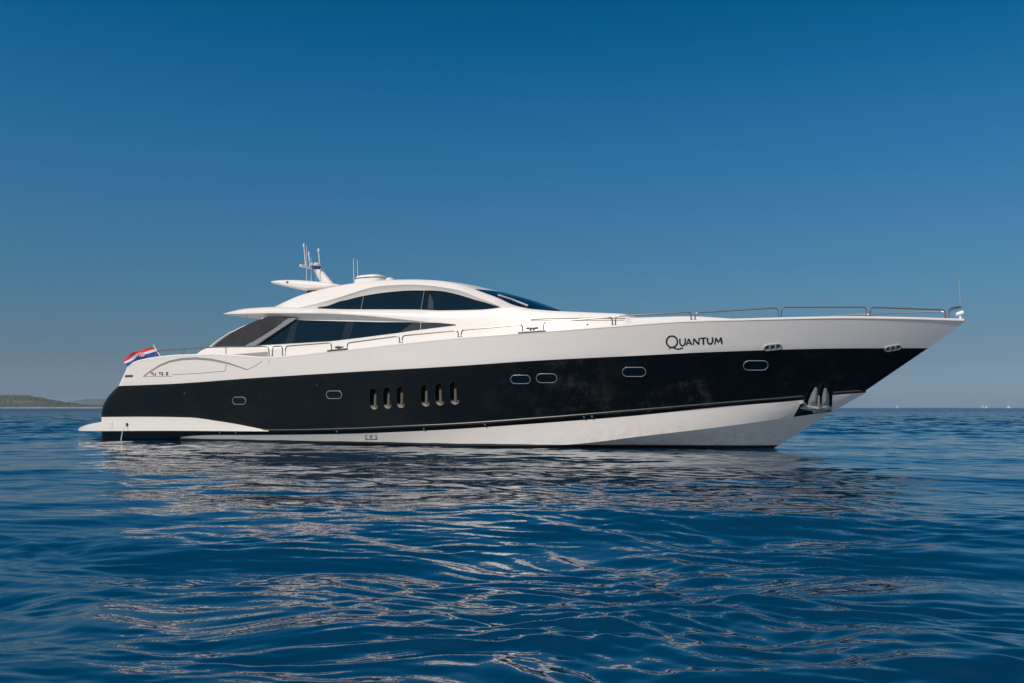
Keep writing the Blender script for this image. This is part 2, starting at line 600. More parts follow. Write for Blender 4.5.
# rub rail standing proud of the hull
def hull_line(level, u0, u1, off, r, name, m, n=160, side=(1,), prof=8):
    for sd in side:
        mb = MB()
        pts = []
        for u in np.linspace(u0, u1, n):
            pts.append((u, -sd * (level.S(u) + off), float(level.z(u))))
        mb.tube(pts, r, prof)
        mb.build(name, m, yacht)
u_pk0, u_pk1 = pk[0][0].x, pk[1][0].x
U_P0 = hit(803.6, 396.2, HB)[0].x - 0.02
U_P1 = hit(832.4, 392.6, HB)[0].x + 0.03
hull_line(BLOW, uz(262, 430, 3.1)[0], U_P0, 0.0, 0.022, 'rub_rail', M['dull'])
hull_line(BLOW, U_P1, BLOW.ue - 0.15, 0.0, 0.018, 'rub_rail', M['dull'], n=20)

# sheer cap
for sd in (1, -1):
    mb = MB()
    rws = []
    for t in T:
        if t > 0.997: t = 0.9975
        u, s, z = SHEER.at(t)
        o = 0.05 * min(1, (1 - t) * 20)
        rws.append([(u, -sd * (s + 0.003), z - 0.03), (u, -sd * (s + 0.008), z + 0.012), (u, -sd * (s - 0.02), z + 0.035), (u, -sd * max(s - 0.14, 0.0), z + 0.035), (u, -sd * max(s - 0.15, 0), z - 0.03)])
    mb.grid(rws)
    mb.build('toe_rail', M['white'], yacht, angle=60)

# ------------------------------------------------------------------ swim platform
mb = MB()
secs = []
for x, yt, yb, s in ((78.2, 428.8, 430.4, 2.2), (80, 427.2, 430.9, 2.45), (85.6, 424.9, 431.0, 2.72), (93, 423.2, 431.0, 2.85), (101, 421.9, 431.0, 2.92), (112, 421.6, 431.0, 2.96)):
    u, zt = uz(x, yt, s)
    _, zb = uz(x, yb, s)
    secs.append([(u, -s * k, z) for k, z in ((1, zb), (1.0, zt - 0.02), (0.985, zt), (0, zt), (-0.985, zt), (-1, zt - 0.02), (-1, zb), (0, zb))])
mb.grid(secs, close_v=True)
mb.face(range(8))
mb.build('swim_platform', M['white'], yacht)

# ------------------------------------------------------------------ deckhouse
def dens(xs, ys, q):
    return pchip(xs, ys)(q)
XB = [241, 280, 330, 380, 430, 480, 512, 530, 555, 590, 624, 634, 660, 690, 745]
XT = [284, 312, 345, 385, 430, 480, 512, 530, 555, 590, 624, 633, 660, 690, 745]
YT = [316, 312, 310.8, 310.8, 310.4, 309.4, 306, 308.6, 310.7, 312.2, 313.8, 317.4, 316.6, 316, 319.2]
SB = [2.66, 2.66, 2.66, 2.66, 2.64, 2.58, 2.52, 2.48, 2.42, 2.33, 2.22, 2.18, 2.0, 1.7, 1.1]
STP = [2.30, 2.30, 2.30, 2.30, 2.29, 2.25, 2.16, 2.10, 2.02, 1.92, 1.80, 1.74, 1.55, 1.2, 0.55]
idx = np.arange(len(XB))
q = np.linspace(0, len(XB) - 1, 113)
fb, ft, fy, fs, fst = (pchip(idx, v) for v in (XB, XT, YT, SB, STP))
secs = []
for k in q:
    sb, st_ = float(fs(k)), float(fst(k))
    u0, _ = uz(float(fb(k)), 345, sb)
    z0 = float(SHEER.z(u0)) - 0.06
    u1, z1 = uz(float(ft(k)), float(fy(k)), st_)
    half = []
    hgt = max(z1 - z0, 0.05)
    for a_ in (0, 0.2, 0.4, 0.6, 0.8):
        half.append((u0 + (u1 - u0) * a_, sb + (st_ + 0.10 - sb) * a_, z0 + (hgt - 0.12) * a_))
    half += [(u1, st_ + 0.085, z1 - 0.09), (u1, st_ + 0.04, z1 - 0.03), (u1, st_ - 0.03, z1 - 0.004), (u1, st_ - 0.2, z1 + 0.004), (u1, st_ * 0.4, z1 + 0.02)]
    full = [Vector((p[0], -p[1], p[2])) for p in half] + [Vector((p[0], p[1], p[2])) for p in reversed(half)]
    secs.append(full)
mb = MB()
bs = mb.grid(secs)
mb.face(list(reversed(bs[0])))
mb.face(bs[-1])
deckhouse = mb.build('deckhouse', M['white'], yacht, angle=45)
DB = bvh_of(deckhouse)

def patch(bot, top, bvh, off, nx, ny, name, m, thick=0.02, parent=yacht):
    """a pane lying on a surface; bot and top are image polylines from left to right"""
    bx, by = zip(*bot)
    tx, ty = zip(*top)
    rows_ = []
    for i in range(nx + 1):
        a_ = i / nx
        xb = bx[0] + (bx[-1] - bx[0]) * a_
        xt = tx[0] + (tx[-1] - tx[0]) * a_
        yb, yt = np.interp(xb, bx, by), np.interp(xt, tx, ty)
        r_ = []
        for j in range(ny + 1):
            c_ = j / ny
            p, n = hit(xb + (xt - xb) * c_, yb + (yt - yb) * c_, bvh)
            r_.append((p, n))
        good = [e for e in r_ if e[0] is not None]
        if not good:
            print('patch row missed', name, i)
            good = rows_[-1] if rows_ else None
        rows_.append([e if e[0] is not None else min(good, key=lambda g_: abs(r_.index(e) - (r_.index(g_) if g_ in r_ else 0))) for e in r_])
    mb = MB()
    g = [[mb.vert(p + n * off) for p, n in r_] for r_ in rows_]
    h = [[mb.vert(p + n * (off - thick)) for p, n in r_] for r_ in rows_]
    for i in range(nx):
        for j in range(ny):
            mb.face((g[i][j], g[i + 1][j], g[i + 1][j + 1], g[i][j + 1]))
    for i in range(nx):
        mb.face((g[i][0], h[i][0], h[i + 1][0], g[i + 1][0]))
        mb.face((g[i][ny], g[i + 1][ny], h[i + 1][ny], h[i][ny]))
    for j in range(ny):
        mb.face((g[0][j], g[0][j + 1], h[0][j + 1], h[0][j]))
        mb.face((g[nx][j], h[nx][j], h[nx][j + 1], g[nx][j + 1]))
    return mb.build(name, m, parent, angle=50)

def ribbon(pts, width, bvh, off=0.006, mb=None, step=0.5, wfun=None, thick=0.008):
    """a narrow strip following an image polyline over a surface"""
    mb = mb or MB()
    P_ = []
    for (x0, y0), (x1, y1) in zip(pts, pts[1:]):
        k = max(1, int(math.hypot(x1 - x0, y1 - y0) / step))
        for j in range(k):
            P_.append((x0 + (x1 - x0) * j / k, y0 + (y1 - y0) * j / k))
    P_.append(pts[-1])
    H = [hit(x, y, bvh) for x, y in P_]
    H = [h for h in H if h[0] is not None]
    if len(H) < 2:
        return mb
    rws = []
    for i, (p, n) in enumerate(H):
        d = (H[min(i + 1, len(H) - 1)][0] - H[max(i - 1, 0)][0]).normalized()
        sd = n.cross(d).normalized()
        wv = width if wfun is None else width * wfun(i / (len(H) - 1))
        rws.append([p + sd * wv / 2 - n * thick, p + sd * wv / 2 + n * off, p - sd * wv / 2 + n * off, p - sd * wv / 2 - n * thick])
    mb.grid(rws)
    return mb

# lower side windows
WB = [(254, 345.6), (330, 341.2), (360, 337.7), (399, 332.7), (413, 330.6), (438, 327.4), (456, 325.2)]
WT = [(293, 320), (340, 321.2), (380, 322.2), (413, 322.2), (438, 322.8), (456, 324.6)]
def sub(poly, x0, x1):
    xs, ys = zip(*poly)
    inner = [p for p in poly if x0 < p[0] < x1]
    return [(x0, float(np.interp(x0, xs, ys)))] + inner + [(x1, float(np.interp(x1, xs, ys)))]
for xb0, xb1, xt0, xt1, m in ((254, 284.6, 293, 293.6, 'glass'), (284.6, 290.4, 293.6, 295.6, 'curtain'), (290.7, 293.6, 295.9, 298.4, 'curtain'), (293.6, 341.5, 298.4, 346.5, 'glass'), (341.5, 346.9, 346.5, 352.2, 'curtain'), (347.2, 349.5, 352.5, 354.6, 'curtain'), (349.5, 398.9, 354.6, 413.2, 'glass'), (399.3, 420.4, 413.6, 420.4, 'glass2'), (421, 455.5, 421, 455.8, 'glass2')):
    patch(sub(WB, xb0, xb1), sub(WT, xt0, xt1), DB, 0.014, 24, 6, 'side_window', M[m])

# ------------------------------------------------------------------ hardtop wing with its fascia and soffit
XW = [223.4, 226, 232, 244, 258, 274, 292, 320, 345, 380, 411, 440, 457]
YTW = [313.7, 312.9, 311.2, 308.8, 307.6, 306.9, 307.6, 308.6, 309.2, 309.4, 309.5, 310.5, 311.5]
YBW = [314.0, 313.9, 313.8, 313.6, 313.3, 313.2, 313.2, 313.4, 314.4, 317.0, 320.3, 323, 324.8]
YIW = [314.3, 314.5, 315, 316, 316.5, 317, 318.5, 320.3, 321, 322, 322.6, 323.9, 325.0]
SW = [2.28, 2.36, 2.44, 2.52, 2.57, 2.60, 2.62, 2.62, 2.61, 2.57, 2.50, 2.41, 2.31]
qx = np.linspace(XW[0], XW[-1], 80)
fT, fB, fI, fS = (pchip(XW, v) for v in (YTW, YBW, YIW, SW))
mb = MB()
secs = []
for x in qx:
    s = float(fS(x))
    half = []
    for y, so_ in ((float(fT(x)), 0.22), (float(fT(x)) + 0.25 * float(fB(x) - fT(x)), 0.08), (float(fT(x)) + 0.6 * float(fB(x) - fT(x)), 0.01), (float(fB(x)), 0.0), (float(fI(x)), 0.24)):
        u, z = uz(x, y, s - so_)
        half.append((u, s - so_, z))
    fu = [(half[0][0], 0, half[0][2] + 0.02)]
    full = [Vector((p[0], -p[1], p[2])) for p in half] + [Vector((p[0], p[1], p[2])) for p in reversed(half)]
    secs.append(full)
bs = mb.grid(secs, close_v=True)
mb.face(bs[0])
mb.face(list(reversed(bs[-1])))
mb.build('hardtop_wing', M['white'], yacht, angle=38)

# ------------------------------------------------------------------ roof with its arched rim
XR = [274, 285, 297, 310, 325, 340, 358, 375, 391, 412, 430, 440, 456, 467, 479, 488, 497, 504, 511, 520, 530, 540]
OY = [306.8, 301.5, 296.4, 292.2, 288.4, 285.2, 282.5, 280.8, 279.7, 279.4, 279.9, 280.8, 283.5, 286.7, 291, 294.3, 297.7, 300.9, 304.3, 306.9, 309.3, 311.5]
MY = [307.6, 307.6, 307.8, 305.4, 301.7, 297.4, 291.6, 287.2, 285.6, 284.9, 286.0, 287.3, 290.0, 293.4, 298.4, 301.8, 305.4, 308.4, 309.6, 310.2, 310.8, 312]
IY = [308.6, 308.6, 308.6, 308.6, 307.2, 302, 297, 293.8, 291.8, 290.4, 290.4, 290.9, 294, 297.2, 301.2, 304.2, 307.2, 309.7, 310.5, 311, 311.5, 313]
fO, fM_, fI_ = (pchip(XR, v) for v in (OY, MY, IY))
SO, SM, SI = 1.95, 2.20, 2.14
czu, czz = zip(*[uz(x, y, 0.45) for x, y in ((455, 282.6), (471, 284.8), (486, 288.2), (507, 293.4), (530, 300.2), (545, 305.4), (557, 310.4), (566, 315))])
fcz = pchip(czu, czz)
mb = MB()
secs, ulist = [], []
for x in np.linspace(274, 540, 134):
    dn_ = max(0.0, (x - 496) / 44)
    SO, SM, SI = 1.95 - 0.22 * dn_, 2.20 - 0.30 * dn_, 2.14 - 0.30 * dn_
    uo, zo = uz(x, float(fO(x)), SO)
    um, zm = uz(x, float(fM_(x)), SM)
    ui, zi = uz(x, float(fI_(x)), SI)
    ul, zl = uz(x, float(fI_(x)) + 0.4, SI - 0.14)
    half = [(ul, SI - 0.14, zl), (ui, SI, zi), (um, SM - 0.02, zm - 0.015), (um, SM, zm + 0.01), ((uo + um) / 2, (SO + SM) / 2 + 0.02, (zo + zm) / 2 + 0.01), (uo, SO + 0.03, zo - 0.025), (uo, SO - 0.02, zo)]
    zc = zo + 0.09
    if uo > czu[0]:
        zc = max(float(fcz(uo)), zo + 0.02)
        bl = min(1, (uo - czu[0]) / 0.6)
        zc = (zo + 0.09) * (1 - bl) + zc * bl
    top = []
    for a_ in (0.85, 0.7, 0.5, 0.3, 0.12, 0.0):
        top.append((uo, (SO - 0.02) * a_, zc - (zc - zo) * a_ ** 2))
    hf = half + top
    full = [Vector((p[0], -p[1], p[2])) for p in hf] + [Vector((p[0], p[1], p[2])) for p in reversed(hf[:-1])]
    secs.append(full)
    ulist.append(uo)
nh = len(full)
mb.grid(secs)
roof = mb.build('roof', M['white'], yacht, angle=38)
RB = bvh_of(roof)
# windscreen: a pane just above the roof skin, from behind the arch rim to the other rim
mb = MB()
cu = np.array(ulist)
mid = nh // 2
col_z = np.array([[p.z for p in sec[5:nh - 5]] for sec in secs])
col_y = np.array([[p.y for p in sec[5:nh - 5]] for sec in secs])
ncol = col_z.shape[1]
wrows = []
for k in range(41):
    row = []
    for c_ in range(1, ncol - 1):
        yy = float(np.mean(col_y[:, c_]))
        u0 = -0.15 - 0.40 * (yy / 1.95) ** 2
        u = u0 + (cu[-1] - u0) * k / 40
        row.append(Vector((u + 0.012, float(np.interp(u, cu, col_y[:, c_])), float(np.interp(u, cu, col_z[:, c_])) + 0.014)))
    wrows.append(row)
mb.grid(wrows)
mb.build('windscreen', M['glass'], yacht)
WSB = bvh_of(bpy.data.objects['windscreen'])
mb = ribbon([(498, 295), (512, 299.6), (528, 305.9)], 0.045, WSB, 0.03)
mb.build('windscreen_wiper', M['white'], yacht)

# upper side windows
fIb = lambda x: float(fI_(x)) - 0.8
def upper(xb0, xb1, xt0, xt1):
    mb = MB()
    rws = []
    for i in range(41):
        a_ = i / 40
        xb, xt = xb0 + (xb1 - xb0) * a_, xt0 + (xt1 - xt0) * a_
        pb, pt = L(xb, 310.6, 2.2), L(xt, min(fIb(xt), 310.5), 2.2 - 0.11 * (310.6 - min(fIb(xt), 310.5)) / 20.0)
        rws.append([pb.lerp(pt, c_) for c_ in (0, 0.33, 0.66, 1)])
    mb.grid(rws)
    g = mb.build('side_window', M['glass'], yacht, smooth=False)
    return g
upper(318, 360.7, 318, 363.4)
upper(361.3, 420.8, 364.0, 424.0)
upper(421.4, 503, 424.6, 503)
mb = MB()
blp = [(427.6, 309.0), (433.6, 309.0), (433.4, 301.5), (430.2, 293.6), (428.8, 296.5)]
mb.face([mb.vert(L(x, y, 2.2 - 0.11 * (309 - y) / 18 + 0.006)) for x, y in blp])
mb.build('seat_in_window', M['seat'], yacht)  # paler shape laid on the glass for the seat inside
for xb, xt in ((361, 363.7), (421.1, 424.3)):
    mb = MB()
    mb.tube([L(xb, 309.8, 2.215), L(xt, fIb(xt) + 1, 2.115)], 0.017, 6)
    mb.build('window_mullion', M['silver'], yacht)

# ------------------------------------------------------------------ cockpit side: smoked screen, pillar, coaming
def slab(corners, name, m, nrm=Vector((0, -1, 0)), thick=0.05, parent=yacht, bow=0.0):
    """bilinear sheet between four corners (bl, br, tr, tl) with thickness"""
    mb = MB()
    bl, br, tr, tl = corners
    n = 10
    fr, bk = [], []
    for i in range(n + 1):
        a_ = i / n
        r1, r2 = [], []
        for j in range(n + 1):
            c_ = j / n
            p = bl.lerp(br, a_).lerp(tl.lerp(tr, a_), c_) + nrm * bow * 4 * c_ * (1 - c_)
            if bow:
                p += Vector((-1, 0, 0.6)) * (0.12 * 4 * c_ * (1 - c_)) * (1 - a_)
            r1.append(p)
            r2.append(p - nrm * thick)
        fr.append(r1); bk.append(r2)
    g = mb.grid(fr)
    h = mb.grid(bk)
    for i in range(n):
        mb.face((g[i][0], h[i][0], h[i + 1][0], g[i + 1][0]))
        mb.face((g[i][n], g[i + 1][n], h[i + 1][n], h[i][n]))
        mb.face((g[0][i], g[0][i + 1], h[0][i + 1], h[0][i]))
        mb.face((g[n][i], h[n][i], h[n][i + 1], g[n][i + 1]))
    return mb.build(name, m, parent)
slab([L(212, 348, 2.66), L(243.5, 348, 2.68), L(291, 317.6, 2.46), L(267, 316.6, 2.46)], 'smoked_screen', M['smoke'], bow=0.05)
slab([L(241.8, 348, 2.71), L(251.4, 348, 2.71), L(297, 318, 2.49), L(289, 318, 2.49)], 'cabin_pillar', M['silver'], thick=0.10)
mb = MB()
mb.tube([L(208.8, 348, 2.66), L(218, 340.5, 2.62), L(230, 333, 2.57), L(242, 327.3, 2.53), L(255, 322.4, 2.49), L(264, 318, 2.46)], 0.03, 8)
mb.build('screen_frame', M['white'], yacht)
mb = MB()
secs = []
for x, y in ((194, 354.8), (197, 353.5), (201, 350.5), (206, 348.2), (212, 347.5), (240, 347.2), (268, 347.0), (276, 347.0), (290, 346.6), (300, 346.4)):
    s = 2.78 - 0.4 * max(0, min(1, (x - 268) / 32))
    u, z = uz(x, y, s)
    zb = float(SHEER.z(u)) - 0.15
    hf = [(s + 0.05, zb), (s + 0.03, z - 0.06), (s, z - 0.01), (s - 0.05, z), (s - 0.5, z + 0.01)]
    secs.append([Vector((u, -a_, b_)) for a_, b_ in hf] + [Vector((u, a_, b_)) for a_, b_ in reversed(hf)])
bs = mb.grid(secs)
mb.face(bs[0]); mb.face(list(reversed(bs[-1])))
coam = mb.build('cockpit_coaming', M['white'], yacht, angle=45)
CB = bvh_of(coam)
patch([(231, 355.3), (267.5, 357.0)], [(231, 354.6), (267.5, 351.8)], CB, 0.012, 10, 2, 'coaming_recess_shade', M['grey_strip'])  # shade of the side recess, painted as a darker strip

# ------------------------------------------------------------------ mast, radar foil, aerials
def foil_sec(x, yt, yb, s):
    u, zt = uz(x, yt, s)
    return u, zt, uz(x, yb, s)[1]
mb = MB()
SF = 0.95
rws = []
for k in range(13):
    a_ = k / 12
    x = 270.8 + (338 - 270.8) * a_
    yt = float(dens([270.8, 274.3, 290.7, 306, 321.5, 338], [280.6, 279.6, 279.0, 279.8, 281.4, 284.0], x))
    yb = float(dens([270.8, 274, 290.7, 303, 317, 338], [283.2, 284.3, 287.9, 289.9, 289.3, 286.5], x))
    s = SF
    u, zt, zb = foil_sec(x, yt, yb, s)
    zm_ = (zt + zb) / 2
    ring = []
    for (fs_, fz) in ((1.0, 0), (0.97, 0.55), (0.85, 0.9), (0.5, 1.0), (0, 1.02), (-0.5, 1.0), (-0.85, 0.9), (-0.97, 0.55), (-1, 0), (-0.97, -0.6), (-0.8, -0.95), (0, -1.0), (0.8, -0.95), (0.97, -0.6)):
        ring.append(Vector((u, -s * fs_, zm_ + fz * (zt - zb) / 2)))
    rws.append(ring)
bs = mb.grid(rws, close_v=True)
mb.face(bs[0]); mb.face(list(reversed(bs[-1])))
mb.build('radar_arch_wing', M['white'], yacht, angle=50)
mb = MB()
x0 = [L(307, 294.5, 0.7), L(326, 288.5, 0.7)]
pts0 = [L(307.5, 289, 0.7), L(326, 287, 0.7), L(330, 292, 0.7), L(306, 295.5, 0.7)]
fr = [mb.vert(p) for p in pts0]
bk = [mb.vert(Vector((p.x, -p.y, p.z))) for p in pts0]
mb.face(fr); mb.face(list(reversed(bk)))
for k in range(4):
    mb.face((fr[k], bk[k], bk[(k + 1) % 4], fr[(k + 1) % 4]))
mb.build('arch_support', M['dark'], yacht, smooth=False)
mb = MB()
prs = [(313.6, 322, 269.6), (316.5, 326, 274.5), (319.5, 330, 279.5), (322.5, 335, 285)]
rws = []
for xa, xb_, y in prs:
    pa, pb = L(xa, y, 0.0), L(xb_, y + 0.6, 0.0)
    ctr, hl = (pa + pb) / 2, (pb - pa).length / 2
    rws.append([ctr + Vector((hl * math.cos(t), 0.14 * math.sin(t), 0)) for t in [2 * math.pi * k / 16 for k in range(16)]])
bs = mb.grid(rws, close_v=True)
mb.face(bs[0]); mb.face(list(reversed(bs[-1])))
mb.build('mast', M['white'], yacht)
def mast_box(p0, p1, r, name, m=None, n=10):
    mb = MB()
    mb.tube([p0, p0.lerp(p1, 0.04), p0.lerp(p1, 0.96), p1], [r * 0.6, r, r, r * 0.6], n)
    return mb.build(name, m or M['radar'], yacht)
bar = MB()
pa, pb = L(300.3, 265.3, 1.05), L(324.6, 270.4, -1.05)
bar.tube([pa, pa.lerp(pb, 0.03), pa.lerp(pb, 0.2), pa.lerp(pb, 0.5), pa.lerp(pb, 0.8), pa.lerp(pb, 0.97), pb], [0.04, 0.06, 0.05, 0.08, 0.05, 0.045, 0.03], 10)
bar.build('mast_crossbar', M['white'], yacht)
rc = L(315.4, 266.8, 0.0)
mb = MB()
mb.lathe([(0.10, -0.12), (0.17, -0.08), (0.20, -0.03), (0.21, 0.01)], rc, n=24)
mb.lathe([(0.225, 0.012), (0.24, 0.03), (0.235, 0.09), (0.20, 0.135), (0.06, 0.15)], rc, n=24, mi=1)
mb.build('radar_dome', [M['radarblue'], M['radar']], yacht)
def pole(x0, y0, x1, y1, s, r, name, bulb=0, m=None):
    mb = MB()
    a_, b_ = L(x0, y0, s), L(x1, y1, s)
    mb.tube([a_, b_], [r, r * 0.8], 8)
    if bulb:
        mb.lathe([(r, -0.04), (bulb, 0), (bulb, 0.07), (bulb * 0.6, 0.11)], b_, (0, 0, 1), 12)
    return mb.build(name, m or M['radar'], yacht)
pole(305.6, 265.5, 304.0, 246.4, 0.75, 0.022, 'aerial', 0.042)
pole(306.6, 280.5, 306.5, 245.5, 0.5, 0.011, 'aerial')
pole(311.2, 280.8, 311.2, 258, 0.3, 0.011, 'aerial')
pole(310.4, 266, 308.9, 254.5, 0.35, 0.03, 'aerial', 0.035)
pole(316.2, 281.4, 316.0, 272, 0.1, 0.012, 'aerial')
pole(319.6, 263.5, 318.6, 251.4, -0.5, 0.022, 'aerial', 0.045)
pole(354.0, 284, 353.4, 258.5, 1.2, 0.012, 'aerial')
pole(358.0, 283, 357.3, 260, 1.2, 0.012, 'aerial')
mb = MB()
hc = [L(371.5, 279.5, 1.1)]
for dz0, dz1, a_, b_, mi in ((-0.25, 0.0, 0.60, 0.42, 0), (0.0, 0.035, 0.55, 0.38, 1), (0.035, 0.15, 0.56, 0.40, 0)):
    rws = []
    prof = [(0.97, dz0), (1, dz0 + 0.02), (1, dz1 - 0.02), (0.96, dz1)] if mi == 0 else [(1, dz0), (1, dz1)]
    if dz1 > 0.1:
        prof = [(0.98, dz0), (1.0, dz0 + 0.02), (0.93, dz1 - 0.04), (0.7, dz1 - 0.005), (0.3, dz1)]
    for sc, z in prof:
        ring = []
        for k in range(24):
            t = 2 * math.pi * k / 24
            cx, sx = math.cos(t), math.sin(t)
            ring.append(hc[0] + Vector((a_ * sc * math.copysign(abs(cx) ** 0.6, cx), b_ * sc * math.copysign(abs(sx) ** 0.6, sx), z)))
        rws.append(ring)
    g = mb.grid(rws, mi, close_v=True)
    mb.face(list(reversed(g[0])), mi); mb.face(g[-1], mi)
mb.build('roof_hatch', [M['white'], M['dark']], yacht)
mb = MB()
mb.lathe([(0.16, -0.1), (0.16, 0.03), (0.12, 0.08), (0.03, 0.1)], L(390, 280.4, 1.2), n=16)
mb.build('roof_light', M['white'], yacht)
mb = MB()
mb.lathe([(0.05, -0.02), (0.05, 0.02), (0.03, 0.03)], L(287.5, 282.2, 0.93), (0, -1, 0.1), 12)
mb.build('navigation_lamp', M['dull'], yacht)
# courtesy lamp under the wing
mb = MB()
mb.box(L(247.5, 315.8, 1.6), (0.16, 0.12, 0.1), bev=0.02)
mb.build('deck_lamp', M['dark'], yacht)

# ------------------------------------------------------------------ guard rails
def on_sheer(x, y, inset=0.07):
    s = 3.0
    for _ in range(12):
        u, z = uz(x, y, s)
        s = max(SHEER.S(u) - inset, 0.0)
    return Vector((u, -s, z))
def rail(pts, name='guard_rail', r=0.021, both=False, bases=True):
    P_ = [on_sheer(*p) for p in pts]
    for i in ([0] if len(P_) > 1 else []) + ([-1]):
        if bases:
            P_[i].z = float(SHEER.z(P_[i].x)) + 0.0
    def rounded(P_):
        out_ = [P_[0]]
        for i in range(1, len(P_) - 1):
            a_, b_, c_ = P_[i - 1], P_[i], P_[i + 1]
            d0, d1 = (a_ - b_), (c_ - b_)
            rr = min(0.11, d0.length * 0.45, d1.length * 0.45)
            e0, e1 = b_ + d0.normalized() * rr, b_ + d1.normalized() * rr
            for k in range(6):
                t = k / 5
                out_.append(e0.lerp(b_, t).lerp(b_.lerp(e1, t), t))
        return out_ + [P_[-1]]
    for sd in ((1, -1) if both else (1,)):
        mb = MB()
        Q = [Vector((p.x, p.y * sd, p.z)) for p in rounded(P_)]
        mb.tube(Q, r, 8)
        for e in (Q[0], Q[-1]):
            if bases:
                mb.lathe([(0.045, 0.0), (0.045, 0.045), (0.028, 0.06)], e, n=10)
        mb.build(name, M['rail'], yacht)
rail([(154.5, 357.8), (157, 350.9), (184, 349.0), (207, 347.6), (226, 346.7), (264, 346.6), (268.6, 347.4), (269.4, 358)])
rail([(184, 356), (184, 349)], 'rail_stanchion', 0.016, bases=False)
rail([(226, 355.5), (226, 346.8)], 'rail_stanchion', 0.016, bases=False)
rail([(272.3, 357.5), (272.6, 346.6), (282.3, 346.2), (282.7, 357)])
rail([(285.4, 356.3), (285.8, 346.2), (331.2, 342.8), (331.8, 351.8)])
rail([(347.2, 350.2), (347.4, 343.0), (399.3, 336.0), (399.8, 344.2)])
rail([(402.2, 344), (402.4, 335.8), (458.0, 330.4), (458.5, 338.5)])
rail([(461.2, 338.2), (461.4, 330.2), (522.4, 324.6), (522.8, 333.4)])
rail([(543.4, 331.6), (543.6, 322.2), (612.0, 317.2), (612.6, 326)])
rail([(615.4, 325.6), (615.6, 316.2), (690.6, 312.0), (691.4, 321)])
rail([(695, 320.6), (695.2, 313.0), (777.8, 307.8), (778.6, 318)], both=True)
rail([(781.2, 318), (781.6, 307.4), (866.2, 307.2), (867, 317.2)], both=True)
rail([(870, 317.2), (870.4, 307.4), (945.0, 310.0), (945.8, 319)], both=True)
rail([(948.8, 319.2), (948.9, 308.2), (961, 306.6)], bases=False)
rail([(949.2, 310.5), (961, 307.2)], bases=False, r=0.014)
def cleat(x0, x1, y0, y1, xb0, xb1):
    mb = MB()
    a_, b_ = on_sheer(x0, y0, 0.1), on_sheer(x1, y0 - 0.5, 0.1)
    mb.tube([a_, a_.lerp(b_, 0.08), a_.lerp(b_, 0.3), a_.lerp(b_, 0.7), a_.lerp(b_, 0.92), b_], [0.02, 0.032, 0.042, 0.042, 0.032, 0.02], 8)
    for t in (0.36, 0.62):
        p = a_.lerp(b_, t)
        mb.tube([Vector((p.x, p.y, float(SHEER.z(p.x)))), p], 0.032, 8)
    mb.build('mooring_cleat', M['dull'], yacht)
    mb = MB()
    P_ = [on_sheer(x, 340, 0.0) for x in np.linspace(xb0, xb1, 8)]
    mb.tube([Vector((p.x, p.y - 0.0, float(SHEER.z(p.x)) + 0.03)) for p in P_], 0.03, 8)
    mb.build('cleat_base', M['dull'], yacht)
cleat(335, 343.4, 347.4, 351, 327.5, 347.5)
cleat(526.2, 538.6, 328.4, 332.6, 518, 545.5)

# bow: jackstaff, searchlight
mb = MB()
j0, j1 = L(960.5, 306.5, 0.0), L(958.8, 276.6, 0.0)
mb.tube([j0, j1], [0.014, 0.008], 8)
mb.lathe([(0.02, -0.03), (0.026, 0), (0.02, 0.05)], j1, n=10)
mb.build('jackstaff', M['steel'], yacht)
mb = MB()
sc_ = L(960.6, 314.6, 0.0)
mb.lathe([(0.05, -0.18), (0.04, -0.12), (0.035, -0.02)], sc_, n=14)
mb.lathe([(0.03, -0.13), (0.058, -0.10), (0.074, 0.0), (0.077, 0.075), (0.068, 0.085)], sc_ + Vector((0.0, 0, 0.03)), (0.9, 0.0, 0.2), 18)
mb.build('searchlight', M['radar'], yacht)

# ------------------------------------------------------------------ portholes, fairleads and small hull fittings
def porthole(x0, x1, y0, y1, glass='glass', rimw=0.024):
    xc, yc = (x0 + x1) / 2, (y0 + y1) / 2
    p, n, e1, e2 = frame_at(xc, yc)
    a_, b_ = span(x0, x1, y0, y1)
    d_ = hit(x1, yc, HB)[0] - hit(x0, yc, HB)[0]
    e1 = (d_ - n * d_.dot(n)).normalized()
    e2 = n.cross(e1)
    if e2.z < 0: e2 = -e2
    b_ = max(b_, 0.05)
    mb = MB()
    rws = []
    for dn, ins in ((-0.03, 0.0), (0.012, 0.0), (0.024, rimw * 0.3), (0.024, rimw * 0.75), (0.010, rimw), (-0.06, rimw * 1.1)):
        rws.append([p + e1 * q_[0] + e2 * q_[1] + n * dn for q_ in stadium(a_ - ins, b_ - ins)])
    mb.grid(rws, close_v=True)
    o = mb.build('porthole', M['chrome'], yacht)
    mb = MB()
    mb.face([mb.vert(p + e1 * q_[0] + e2 * q_[1] + n * 0.007) for q_ in stadium(a_ - rimw * 0.9, b_ - rimw * 0.9)])
    mb.build('pane', M[glass], o)
for a_ in ((232.6, 246.2, 396.8, 404.6), (326.2, 342.2, 390.6, 399), (510.4, 530.8, 374.8, 384), (536, 557.2, 373.4, 383), (622, 646.2, 367, 376.8), (743, 768.4, 360.4, 370.4)):
    porthole(*a_)
